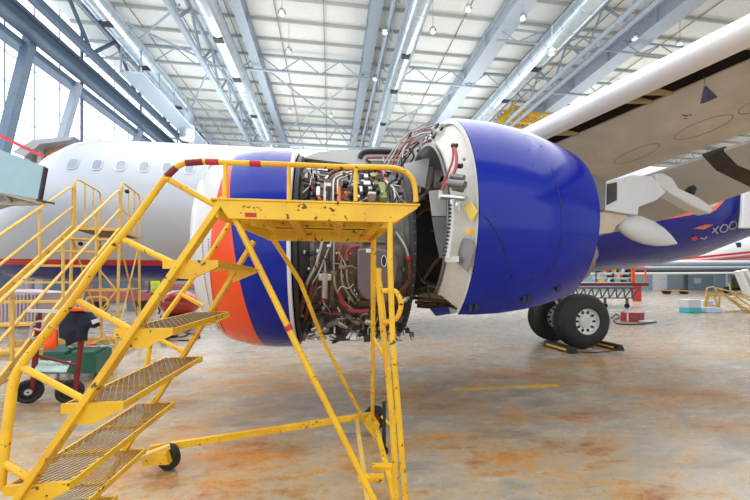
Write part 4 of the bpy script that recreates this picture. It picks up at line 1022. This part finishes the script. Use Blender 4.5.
for k in range(12):
    f0 = k/12; a = K(33, 372, 3.85).lerp(K(66, 372.5, 3.85), f0+.04); b = K(40, 361.5, 4.1).lerp(K(71, 362.5, 4.1), f0+.04); m.bar(a+Vector((0,0,.014)), b+Vector((0,0,.014)), .012, .008)
m.build('tray', M('tray_pale', (196, 222, 218), .4), ct, smooth=False)
def cwheel(px, py, d, r):
    c = K(px, py, d); c.z = r
    w = MB().lathe(c, (-.5, .86, 0), [(-.04, r*.6), (-.05, r*.85), (-.03, r*.98), (0, r), (.03, r*.98), (.05, r*.85), (.04, r*.6), (.02, r*.55), (.02, .01), (-.02, .01), (-.02, r*.55), (-.04, r*.6)], 28).build('cart_wheel', BLACK, ct, ang=35)
    dd = Vector((-.5, .86, 0)).normalized()
    MB().lathe(c-dd*.06, dd, [(0, .01), (0, .035), (.12, .035), (.12, .01)], 14).build('wheel_hub', ALU, w)
cwheel(29, 391, 4.0, .135); cwheel(70, 394, 4.0, .135)
# jacket: draped cloth with a sleeve
def cloth(name, pts_front, d, th, mat, label, cat):
    o = MB(); n = len(pts_front); rings = []
    P_ = [Vector((a, b)) for a, b in pts_front]; dn = []
    for i in range(n):
        for k in range(3): dn.append(P_[i].lerp(P_[(i+1) % n], k/3))
    n = len(dn); ce_ = sum(dn, Vector((0, 0)))/n
    for sc_k, off in ((.35, -.06), (.7, -.055), (.9, -.045), (.97, -.03), (1, 0), (.97, .03), (.8, .05)):
        ring = []
        for i, p in enumerate(dn):
            q = ce_+(p-ce_)*sc_k; wv_ = .010*math.sin(q.x*.5+q.y*.12)+.006*math.sin(q.y*.35+q.x*.2)
            ring.append(K(q.x, q.y, d+off+wv_))
        rings.append(ring)
    vs = [v for r_ in rings for v in r_]; m0 = len(rings)
    o.add(vs+[K(ce_.x, ce_.y, d-.06), K(ce_.x, ce_.y, d+.07)], [(i*n+k, i*n+(k+1)%n, (i+1)*n+(k+1)%n, (i+1)*n+k) for i in range(m0-1) for k in range(n)]+[(k, (k+1)%n, m0*n) for k in range(n)]+[((m0-1)*n+(k+1)%n, (m0-1)*n+k, m0*n+1) for k in range(n)])
    o = o.build(name, mat, ang=75)
    return tag(o, label, cat)
jk_ = cloth('jacket', [(63, 311), (70, 309), (80, 311), (92, 312), (97, 318), (100.5, 325.5), (95, 328), (91, 325), (88, 332), (87.5, 341), (80, 341), (74, 343), (66, 347), (65, 340), (59, 338), (58.5, 328), (61, 318)], 3.9, .16, NAVY, 'dark navy work jacket hung over the cart uprights', 'jacket')
MB().prism([K(91, 320.5, 3.82), K(97, 318.5, 3.82), K(98.5, 322, 3.82), K(92.5, 324.5, 3.82)], (.0, .02, 0)).build('reflective_band', M('reflective_grey', (200, 202, 206), .4), jk_, smooth=False)
cloth('safety_vest', [(53, 326), (58, 330), (58.5, 346), (54, 349.5), (43, 350), (45, 342), (50, 333)], 3.95, .1, VESTO, 'bright orange safety vest hanging beside the navy jacket', 'vest')
cloth('collar_cloth', [(65, 308), (72, 306.5), (84, 308.5), (86, 311), (76, 311.5), (66, 311)], 3.86, .1, VESTO, 'orange cloth lying on top of the navy jacket', 'cloth')
hl = tag(MB().tube([K(a, b, 3.9) for a, b in ((31, 331), (33, 324), (41, 321), (44, 325), (40, 330), (34, 329), (30, 336), (36, 338), (47, 328), (50, 322))], .012, 8, smooth=4).build('cable_coil', M('cable_pale', (190, 180, 180), .6)), 'pale cable coil hanging on the cart handle', 'cable')
tbx = thing('toolbox', 'open dark green toolbox standing on the floor behind the red cart', 'toolbox', at(82, 372, d=4.6))
T0 = at(42, 372, d=4.7); T0.z = .0
m = MB()
A, B, Cc, D = at(40, 371, d=4.8), at(96, 371, d=4.8), at(112, 356, d=5.4), at(58, 356, d=5.4)
for p in (A, B, Cc, D): p.z = .12
m.hexa([A, B, Cc, D], [p+Vector((0,0,.26)) for p in (A, B, Cc, D)]); m.build('box_body', GREEN, tbx, smooth=False, bevel=.01)
for f0, f1 in ((.05, .45), (.55, .95)):
    a, b, c, d = [A.lerp(B, f0), A.lerp(B, f1), D.lerp(Cc, f1), D.lerp(Cc, f0)]; MB().hexa([p+Vector((0,0,.262)) for p in (a, b, c, d)], [p+Vector((0,0,.31)) for p in (a, b, c, d)]).build('tool_tray', GREEN, tbx, smooth=False, bevel=.006)
m = MB()
for k in range(5): p = A.lerp(B, .2+.15*k)+Vector((.05, .25, .33)); m.tube([p, p+Vector((.12, .05*k-.1, .01))], .014, 7)
m.build('hand_tools', ALU, tbx); MB().tube([A.lerp(Cc, .6)+Vector((0,0,.34)), A.lerp(Cc, .75)+Vector((0,0,.34))], .02, 8).build('orange_tool', ORANGE, tbx)
m = MB()
for p in (A, B, Cc, D): m.tube([Vector((p.x, p.y, 0)), p], .02, 8)
m.build('feet', DARK, tbx)
for (a, b, w_, lab) in (((0, 353), (62, 351), .09, 'long yellow timber lying on the floor beyond the cart, nearer one'), ((10, 344), (118, 339), .09, 'long yellow timber lying on the floor beyond the cart, farther one')):
    p, q = at(*a, Z=.06), at(*b, Z=.06); tag(MB().bar(p, q, w_, .12).build('timber', M('timber_ochre', (196, 160, 84), .6, var=.2), smooth=False, bevel=.008), lab, 'timber')

# ================================================================== BACKGROUND LEFT, UNDER THE BELLY
# person in hi-vis vest
def person(px, py, d, label):
    f = at(px, py, d=d); f.z = 0
    root = thing('person', label, 'person', f)
    J = [(0,0,.95), (0,0,1.15), (0,-.01,1.38), (0,-.02,1.5), (0,-.03,1.58), (0,-.04,1.68), (0,-.04,1.76),
         (-.1,0,.9), (-.11,-.02,.5), (-.12,.03,.09), (-.12,-.12,.04), (.1,0,.9), (.12,.0,.5), (.13,.05,.09), (.13,-.10,.04),
         (-.19,0,1.42), (-.26,-.03,1.15), (-.22,-.2,.98), (-.2,-.27,.95), (.19,0,1.42), (.26,-.02,1.15), (.23,-.2,1.0), (.21,-.27,.98)]
    E = [(0,1),(1,2),(2,3),(3,4),(4,5),(5,6),(0,7),(7,8),(8,9),(9,10),(0,11),(11,12),(12,13),(13,14),(2,15),(15,16),(16,17),(17,18),(2,19),(19,20),(20,21),(21,22)]
    Rr = [.13,.125,.14,.06,.055,.095,.075,.09,.065,.045,.04,.09,.065,.045,.04,.06,.045,.036,.035,.06,.045,.036,.035]
    me = bpy.data.meshes.new('body'); me.from_pydata([f+Vector(j) for j in J], E, []); o = bpy.data.objects.new('body', me); C.objects.link(o); o.parent = root
    o.matrix_parent_inverse = root.matrix_basis.inverted()
    o.modifiers.new('skin', 'SKIN')
    if not me.skin_vertices: 
        bpy.context.view_layer.update()
    for i, s in enumerate(me.skin_vertices[0].data): s.radius = (Rr[i], Rr[i]); s.use_root = (i == 0)
    sb = o.modifiers.new('sub', 'SUBSURF'); sb.levels = sb.render_levels = 2
    m, nt, b = nt_new('work_clothes_and_skin'); p = N(nt, 'ShaderNodeSeparateXYZ'); nt.links.new(coords(nt), p.inputs[0])
    c = mix(nt, mth(nt, 'GREATER_THAN', p.outputs[2], .97), s2l((44, 44, 56)), s2l((60, 64, 80)))
    c = mix(nt, mth(nt, 'GREATER_THAN', p.outputs[2], 1.5), c, s2l((206, 160, 136)))
    nt.links.new(c, b.inputs['Base Color']); b.inputs['Roughness'].default_value = .7; me.materials.append(m)
    v = MB(); vs = []; seg = 18
    for z, rx, ry in ((.93, .185, .15), (1.1, .185, .155), (1.28, .20, .165), (1.40, .205, .15), (1.47, .13, .11)):
        for k in range(seg): a = 2*PI*k/seg; vs.append(f+Vector((rx*math.cos(a), ry*math.sin(a)-.01, z)))
    v.add(vs, [(i*seg+k, i*seg+(k+1)%seg, (i+1)*seg+(k+1)%seg, (i+1)*seg+k) for i in range(4) for k in range(seg)]); v = v.build('safety_vest', HIVIS, root, ang=80)
    MB().lathe(f+Vector((0,-.01,1.12)), (0,0,1), [(0, .192), (.05, .192)], 18).build('reflective_band', M('reflective_grey', (200, 202, 206), .4), v)
    h = MB().sphere(f+Vector((0, -.03, 1.725)), .105, 14, (1, 1.1, .8)); h.build('hair', M('dark_hair', (50, 40, 34), .8), root)
    fc = MB()
    for sx_ in (-.035, .035): fc.sphere(f+Vector((sx_, -.132, 1.69)), .012, 8)
    fc.build('eyes', DARK, root); MB().sphere(f+Vector((0, -.145, 1.665)), .018, 8, (.8, 1, 1.2)).build('nose', M('skin', (206, 160, 136), .6), root)
person(156, 314, 14.6, 'person in a yellow green safety vest and dark trousers standing under the fuselage')
# red ground equipment
gr = thing('ground_trailer', 'long dusty red ground trailer parked under the fuselage', 'trailer', at(120, 312, Z=0))
a, b = at(88, 313, Z=0), at(152, 311, Z=0)
MB().hexa([a+UP*.5, b+UP*.5, b+Vector((.4, 1.6, .5)), a+Vector((.4, 1.6, .5))], [a+UP*.95, b+UP*.95, b+Vector((.4, 1.6, .95)), a+Vector((.4, 1.6, .95))]).build('trailer_body', M('dusty_red', (170, 96, 96), .6, var=.15), gr, smooth=False)
MB().tube([a+UP*1.5, b+UP*1.5], .05, 6).build('top_rail', M('dusty_red', (170, 96, 96), .6), gr)
for f0 in (.05, .35, .65, .95): p = a.lerp(b, f0); MB().tube([p+UP*.5, p+UP*1.5], .04, 6).build('rail_post', M('dusty_red', (170, 96, 96), .6), gr)
for f0 in (.15, .85): p = a.lerp(b, f0)+Vector((0, .2, .3)); MB().lathe(p, (0,1,0), [(-.1, .01), (-.1, .3), (.1, .3), (.1, .01)], 18).build('trailer_wheel', BLACK, gr)
pd = thing('engine_cover', 'glossy red rounded engine cover standing on the floor behind the stair', 'cover', at(178, 306, Z=0))
c = at(180, 297, d=12.5); c.z = .62
MB().sphere(c, .62, 22, (1.15, 1, .75)).build('cover_shell', M('gloss_red', (212, 66, 44), .25, coat=.5), pd, ang=80)
MB().box((c.x-.5, c.y-.4, 0), (c.x+.5, c.y+.4, .2)).build('cover_base', DARK, pd, smooth=False)
rb = thing('ribbed_crate', 'white ribbed box with pinkish side under the fuselage at far left', 'box', at(20, 300, d=10))
a, b = at(-12, 306, d=10.5), at(36, 306, d=10.5); a.z = b.z = .1
m = MB(); m.hexa([a, b, b+Vector((.3, 1.2, 0)), a+Vector((.3, 1.2, 0))], [a+UP*1.05, b+UP*.95+Vector((.1,0,0)), b+Vector((.3, 1.2, .95)), a+Vector((.3, 1.2, 1.05))])
for k in range(14): p = a.lerp(b, k/13); m.bar(p+UP*.1+Vector((0,-.02,0)), p+UP*.9+Vector((0,-.02,0)), .05, .04, up=(0,1,0))
m.build('box_body', M('pinkish_white', (206, 186, 186), .5, var=.06), rb, smooth=False)
MB().bar(a+Vector((0, .5, -.03)), b+Vector((0, .5, -.03)), .8, .14).build('skid', DARK, rb, smooth=False)
wc = thing('covered_pod', 'white smooth pod with dark underside behind the work stand', 'pod', at(130, 300, d=16))
c = at(132, 272, d=16)
m = MB().lathe(c-Vector((2.2, 0, 0)), (1, -.05, 0), [(0, .02), (.1, .18), (.6, .36), (1.6, .42), (3, .4), (3.4, .3)], 24); m.build('pod_shell', WHITE, wc, ang=60)
MB().bar(c-Vector((0, 0, .3)), Vector((c.x, c.y, 0)), .3, .3, up=(1,0,0)).build('pod_pedestal', M('pod_grey', (120, 124, 128), .5), wc, smooth=False)
bl = thing('grey_partition', 'long grey green equipment partition standing far behind the belly', 'partition', (-3, 24, 0))
MB().box((-22+9, 26, 0), (5, 26.2, 2.6)).build('partition_panel', M('partition_grey', (140, 150, 150), .6, var=.08, scale=.6), bl, smooth=False)
MB().box((-13, 25.9, .9), (5, 25.99, 1.2)).build('partition_rail', M('dusty_red', (170, 96, 96), .6), bl, smooth=False)
hs = tag(MB().tube([at(a, b, Z=.015) for a, b in ((150, 338), (158, 334), (166, 336), (172, 333), (180, 337), (188, 334), (183, 330), (191, 329), (186, 333), (194, 334), (200, 337), (190, 340), (178, 340))], .014, 6, smooth=5).build('cable', BLACK), 'tangled black cable on the floor below the inlet cowl', 'cable')
dl = thing('floor_dolly', 'small black wheeled dolly lying beside the tangled cable', 'dolly', at(166, 340, Z=0))
c = at(166, 336, d=8.2); c.z = .12
MB().lathe(c, (.3, -.9, .1), [(-.05, .01), (-.05, .11), (.05, .11), (.05, .01)], 20).build('dolly_wheel', BLACK, dl); MB().box((c.x-.3, c.y+.05, .04), (c.x+.2, c.y+.2, .1)).build('dolly_deck', DARK, dl, smooth=False)

# ================================================================== BACKGROUND RIGHT
# dock platform with shelves
ds_ = thing('equipment_dock', 'low steel dock with dark red deck, lattice truss and orange guard rail', 'dock', at(610, 300, d=18))
dd = 18.0
def D_(px, py, d=dd): return at(px, py, d=d)
a, b = D_(560, 284.5), D_(647, 284.5)
MB().bar(a, b, .25, .16).build('deck_edge', DRED, ds_, smooth=False)
MB().hexa([a+UP*.06, b+UP*.06, b+Vector((0, 3, .06)), a+Vector((0, 3, .06))], [a+UP*.1, b+UP*.1, b+Vector((0, 3, .1)), a+Vector((0, 3, .1))]).build('deck', PALE, ds_, smooth=False)
t = MB(); la, lb = D_(560, 288), D_(640, 288); ma, mb_ = D_(560, 298), D_(636, 298)
t.bar(la, lb, .08, .08); t.bar(ma, mb_, .06, .06)
for k in range(10):
    t.bar(la.lerp(lb, k/10), ma.lerp(mb_, (k+.5)/10), .05, .05); t.bar(ma.lerp(mb_, (k+.5)/10), la.lerp(lb, (k+1)/10), .05, .05)
t.build('lattice_truss', GREYM, ds_, smooth=False)
for px in (573, 605, 627):
    p = D_(px, 298); MB().bar(p, Vector((p.x, p.y, .12)), .1, .1, up=(1,0,0)).build('leg', GREYM, ds_, smooth=False); MB().lathe((p.x, p.y, .12), (0,1,0), [(-.05, .01), (-.05, .12), (.05, .12), (.05, .01)], 14).build('foot_wheel', BLACK, ds_)
MB().tube([D_(632, 283), D_(632, 267.5), D_(645.5, 267.5), D_(645.5, 283)], .045, 6).build('guard_rail', ORANGE, ds_); MB().tube([D_(634, 283), D_(634, 267.5)], .06, 6).build('guard_post', ORANGE, ds_); MB().tube([D_(632, 275), D_(645.5, 275)], .03, 6).build('guard_mid_rail', ORANGE, ds_)
sh = thing('storage_rack', 'grey storage rack full of parts standing on the dock deck', 'rack', D_(615, 283, 19.5))
for py in (268, 273, 278, 282.5): MB().bar(D_(596, py, 19.5), D_(630, py, 19.5), .6, .05).build('shelf', PALE, sh, smooth=False)
for px in (596, 613, 630): MB().bar(D_(px, 262, 19.5), D_(px, 283, 19.5), .08, .08, up=(0,1,0)).build('upright', GREYM, sh, smooth=False)
random.seed(21)
for k in range(16):
    px = 598+2*k; py = random.choice([273, 278, 282.5]); p = D_(px, py, 19.3); w_ = random.uniform(.05, .1); h_ = random.uniform(.12, .24)
    mt, cn = random.choice([(YEL, 'yellow'), (RED, 'red'), (DARK, 'dark'), (ALU, 'metal grey'), (GREEN, 'green'), (PALE, 'pale')])
    tag(MB().box((p.x-w_, p.y-.1, p.z+.03), (p.x+w_, p.y+.15, p.z+.03+h_)).build('parts_box', mt, smooth=False, bevel=.02), 'small %s parts box on the rack shelf above the dock' % cn, 'box', 'parts boxes on the dock rack, %s' % cn)
rc = tag(MB().box((0, 0, 0), (1, .5, 1)).build('fire_cabinet', RED, smooth=False, bevel=.02), 'small red cabinet standing behind the dock end', 'cabinet'); p = at(636, 292, d=24); rc.location = (p.x, p.y, 0); rc.scale = (.45, .6, 1.2)
p = at(633, 320, d=12.2); p.z = 0
tc = thing('tool_case', 'red tool case with white trim on the floor beyond the wheel', 'tool case', p)
R2 = Vector((cs, -sn, 0)); D2 = Vector((sn, cs, 0))
def lbox(o, w, d, h, z=0): return [o+R2*x+D2*y+UP*z for x, y in ((-w/2, -d/2), (w/2, -d/2), (w/2, d/2), (-w/2, d/2))], [o+R2*x+D2*y+UP*(z+h) for x, y in ((-w/2, -d/2), (w/2, -d/2), (w/2, d/2), (-w/2, d/2))]
MB().hexa(*lbox(p, .68, .3, .3)).build('case_body', RED, tc, smooth=False, bevel=.01); MB().hexa(*lbox(p, .64, .26, .05, .3)).build('case_lid', PALE, tc, smooth=False); MB().hexa(*lbox(p-D2*.155, .5, .02, .1, .08)).build('case_band', GREYM, tc, smooth=False)
for x in (-.31, .31): MB().hexa(*lbox(p+R2*x-D2*.155, .05, .02, .28, .01)).build('case_clasp', WHITE, tc, smooth=False)
p2 = at(646, 319, d=11.8); p2.z = 0; tag(MB().sphere(p2+UP*.03, .22, 12, (1.3, .7, .22)).build('rag', WHITE), 'crumpled white rag beside the red tool case', 'rag')
tag(MB().tube([at(a, b, Z=.02) for a, b in ((611, 318), (616, 314), (620, 317), (614, 320), (618, 323.5), (632, 324.5), (645, 323.5), (656, 322))], .025, 6, smooth=5).build('cable', DARK), 'dark cable on the floor leading to the red tool case', 'cable')
p = at(690, 312.5, Z=0)
bk = thing('plastic_tub', 'white plastic tub with a turquoise bottom on the hangar floor', 'tub', p)
MB().hexa(*[[v for v in g_] for g_ in lbox(p, .58, .5, .22)]).build('tub_base', TEAL, bk, smooth=False, bevel=.03); lo, hi = lbox(p, .58, .5, .38, .22); MB().hexa(lo, [v+R2*-.03 for v in hi]).build('tub_body', WHITE, bk, smooth=False, bevel=.03)
for i, (px, py, w_, h_) in enumerate(((699, 311.5, .5, .22), (709, 312.5, .7, .25), (704, 309, .5, .45))):
    p = at(px, py, Z=0); tag(MB().hexa(*lbox(p, w_, .5, h_)).build('foam_block', M('blueish_white', (206, 222, 236), .5), smooth=False, bevel=.04), ['low white block beside the turquoise tub', 'wide white block inside the small yellow stair legs', 'tall white block behind the low one'][i], 'block')
fc = thing('flat_trolley', 'flat wooden trolley with black wheels against the far wall', 'trolley', at(676, 294, d=38))
a, b = at(662, 290, d=37), at(688.5, 291, d=37); MB().bar(a, b, .9, .14).build('trolley_deck', WOOD, fc, smooth=False); MB().tube([a, a+UP*.35-R2*.1], .06, 6).build('trolley_handle', WOOD, fc)
for px in (666.5, 684): p = at(px, 293, d=37); p.z = .3; MB().lathe(p, D2, [(-.3, .01), (-.3, .28), (.3, .28), (.3, .01)], 16).build('trolley_wheel', BLACK, fc)
# small yellow stair on the right
ys = thing('small_stair', 'small yellow rolling stair standing by the far right doorway', 'stair', at(720, 312, d=15))
def Yp(px, py, d=15.5): return at(px, py, d=d)
cz2 = lambda x, y: (660+x*.1601, 240+y*.16)
def yrod(name, pts, r=.035, d=15.5): return MB().tube([Yp(*cz2(*p), d) for p in pts], r, 6).build(name, YEL2, ys)
MB().hexa([Yp(*cz2(*p)) for p in ((290, 352), (405, 352), (405, 330), (290, 330))], [Yp(*cz2(*p), 16.5) for p in ((290, 352), (405, 352), (405, 330), (290, 330))]).build('platform', YEL2, ys, smooth=False)
for p in (((290, 330), (272, 455)), ((302, 350), (285, 440)), ((372, 352), (368, 455)), ((340, 352), (375, 455))): yrod('leg', p)
for p in (((272, 445), (375, 455)), ((285, 410), (370, 410)), ((375, 455), (600, 430))): yrod('base_bar', p)
for p in (((405, 340), (590, 470)), ((410, 350), (560, 470)), ((290, 330), (292, 300), (335, 292)), ((430, 265), (440, 320), (500, 370), (590, 430)), ((335, 292), (360, 330)), ((480, 330), (600, 400)), ((350, 300), (480, 330)), ((490, 320), (600, 380))): yrod('rail', p, .03)
for k in range(5): p = cz2(430+32*k, 358+22*k); MB().bar(Yp(*p), Yp(p[0]+6, p[1]-1, 16.3), .2, .03).build('tread', YEL2, ys, smooth=False)
# wall panels, doors, pipes
def wallq(name, x0, y0, x1, y1, mat, dep=.05, **kw):
    a, b = at(x0, y1, Y=YB-dep), at(x1, y0, Y=YB-dep); o = MB().box((a.x, YB-dep, max(0, a.z)), (b.x, YB+.02, b.z)).build(name, mat, smooth=False)
    return o
tag(wallq('trim_2', 653, 274, 667, 294, M('white_panel', (214, 220, 228), .5)), 'white wall panel left of the grey wall door', 'wall panel', kind='structure')
tag(wallq('door_1', 668, 275, 684, 294, M('grey_door', (150, 162, 176), .5)), 'grey metal door behind the flat trolley', 'door', kind='structure')
tag(wallq('trim_3', 685, 274, 688, 294, M('dark_pilaster', (96, 104, 116), .5), .3), 'dark wall pilaster beside the grey door', 'pilaster', kind='structure')
d2 = tag(wallq('door_2', 714, 275, 727.5, 293, M('pale_door', (170, 192, 212), .45), .08), 'pale blue metal door beside the dark doorway', 'door', kind='structure')
tag(wallq('door_3', 728.5, 275, 740.5, 293, M('olive_opening', (120, 118, 84), .6), .06), 'dark olive open doorway in the far wall', 'doorway', kind='structure')
wallq('threshold_panel', 728.5, 288, 740.5, 293, SHADOW, .08, ).parent = bpy.data.objects['door_3']
sg = tag(wallq('wall_notice', 694.5, 278, 701.5, 283.5, WHITE, .06), 'white framed notice hanging on the far blue grey wall', 'notice')
YP = 29.0
for i, (py, w_, mt, lab) in enumerate(((262.5, .17, WHITE, 'white pipe, topmost of the pipe run in front of the far wall'), (265.5, .14, DBEAM, 'dark steel pipe just below the white pipe of the run'), (268, .15, BEAM, 'grey steel pipe in the middle of the pipe run'), (271, .15, DARK, 'dark pipe near the bottom of the pipe run'), (273.5, .10, PALE, 'pale thin pipe at the bottom of the pipe run'))):
    z = at(690, py, Y=YP-.25*i).z
    tag(MB().tube([(14, YP-.25*i, z-.12), (64, YP-.25*i, z+.25)], w_, 8).build('wall_pipe', mt), lab, 'pipe')
pb = MB()
for x in (14.5, 40.0, 63.0): pb.bar((x, YP+.3, 0), (x, YP+.3, 3.3), .14, .14, up=(1,0,0)); pb.box((x-.05, YP-1.3, 1.93), (x+.05, YP+.3, 2.0))
struct('pipe_rack', pb, DBEAM, 'steel posts carrying the pipe run in front of the far wall', 'pipe rack', smooth=False)
# leaning white frame at right edge
lw = MB(); lw.bar(at(738, 271, d=30), at(749, 297, d=30), .5, .3); lw.bar(at(744, 270, d=30), at(757, 296, d=30), .5, .3)
tag(lw.build('leaning_ladder', PALE, smooth=False), 'pale leaning steel frame right of the dark doorway', 'frame')
# second airliner
A2 = thing('airliner', 'white airliner with red cheat lines parked behind the blue tail', 'airliner', (50, 34, 0))
m2, nt, b = nt_new('white_red_livery'); p = N(nt, 'ShaderNodeSeparateXYZ'); nt.links.new(coords(nt), p.inputs[0])
zz = mth(nt, 'SUBTRACT', p.outputs[2], mth(nt, 'MULTIPLY', mth(nt, 'SUBTRACT', p.outputs[0], 38.9), .1))
c = mix(nt, mth(nt, 'LESS_THAN', zz, 4.02), s2l((232, 234, 238)), s2l((208, 40, 58)))
c = mix(nt, mth(nt, 'LESS_THAN', zz, 3.78), c, s2l((236, 232, 234))); c = mix(nt, mth(nt, 'LESS_THAN', zz, 3.62), c, s2l((222, 128, 140))); c = mix(nt, mth(nt, 'LESS_THAN', zz, 3.42), c, s2l((214, 60, 70))); c = mix(nt, mth(nt, 'LESS_THAN', zz, 3.30), c, s2l((188, 190, 196)))
nt.links.new(c, b.inputs['Base Color']); b.inputs['Roughness'].default_value = .3
st2 = [(38.0, 3.7, 3.4, .15), (38.6, 4.2, 3.1, .6), (39.8, 4.9, 2.95, 1.2), (41.5, 5.8, 2.9, 1.7), (44, 6.7, 2.9, 1.95), (47, 7.0, 2.95, 2.0), (74, 7.0, 2.95, 2.0)]
f2 = fus_mesh(st2, 34.0).build('fuselage', m2, A2, ang=80)
for k in range(8):
    X = 44.6+2.0*k; MB().box((X, 34-1.97, 5.15), (X+.55, 34-1.5, 5.7)).build('cabin_window', M('navy_window', (40, 56, 96), .3), f2, smooth=False, bevel=.05)
for X in (46, 60):
    MB().bar((X, 34, 3.3), (X, 34, .4), .2, .2, up=(1,0,0)).build('gear_leg', ALU, A2, smooth=False); MB().lathe((X, 34, .4), (0,1,0), [(-.2, .01), (-.2, .4), (.2, .4), (.2, .01)], 18).build('gear_wheel', BLACK, A2)
# white hanging sheet at right edge
tag(MB().prism([at(a, b, d=10.6) for a, b in ((744, 193), (756, 188), (756, 228), (741, 228), (743, 212))], (0, .1, 0)).build('white_cover', WHITE, smooth=False, bevel=.03), 'white panel standing out beside the blue tail at the right edge', 'panel')
o = bpy.data.objects['white_cover']

# ================================================================== LIGHT, WORLD, CAMERA
def area(name, loc, rot_, sx_, sy_, e, col=(1, 1, 1)):
    l = bpy.data.lights.new(name, 'AREA'); l.shape = 'RECTANGLE'; l.size = sx_; l.size_y = sy_; l.energy = e; l.color = col
    o = bpy.data.objects.new(name, l); C.objects.link(o); o.location = loc; o.rotation_euler = rot_; return o
area('roof_light', (2, 14, 13.0), (0, 0, 0), 26, 34, 4900, (1, .99, .97))
area('roof_light', (34, 26, 13.0), (0, 0, 0), 34, 34, 6500, (1, .99, .97))
for (x, y) in ((-6, 8), (7, 8), (-6, 24), (8, 24), (22, 24), (0, 38), (22, 38)):
    area('ceiling_fill', (x, y, 9.5), (PI, 0, 0), 6, 6, 440, (.97, .99, 1))  # added unseen lamps facing up, only to brighten the ceiling
area('front_fill', (4, -8.8, 6), (math.radians(90), 0, 0), 30, 11, 800, (.97, .985, 1))  # added fill lamp across the open front behind the camera
w_ = bpy.data.worlds.new('World'); bpy.context.scene.world = w_; w_.use_nodes = True
bg = w_.node_tree.nodes['Background']; bg.inputs[0].default_value = (.86, .93, 1, 1); bg.inputs[1].default_value = .75
cam = bpy.data.cameras.new('Camera'); co = bpy.data.objects.new('Camera', cam); C.objects.link(co)
cam.sensor_width = 36; cam.lens = 36*F/750; cam.shift_y = (HY-250)/750; cam.clip_end = 300; cam.clip_start = .05
co.location = CAM; co.rotation_euler = (PI/2, 0, -PSI)
sc = bpy.context.scene; sc.camera = co
sc.view_settings.view_transform = 'Standard'; sc.view_settings.exposure = 0.13
try: sc.view_settings.look = 'None'
except Exception: pass
sc.cycles.use_denoising = True
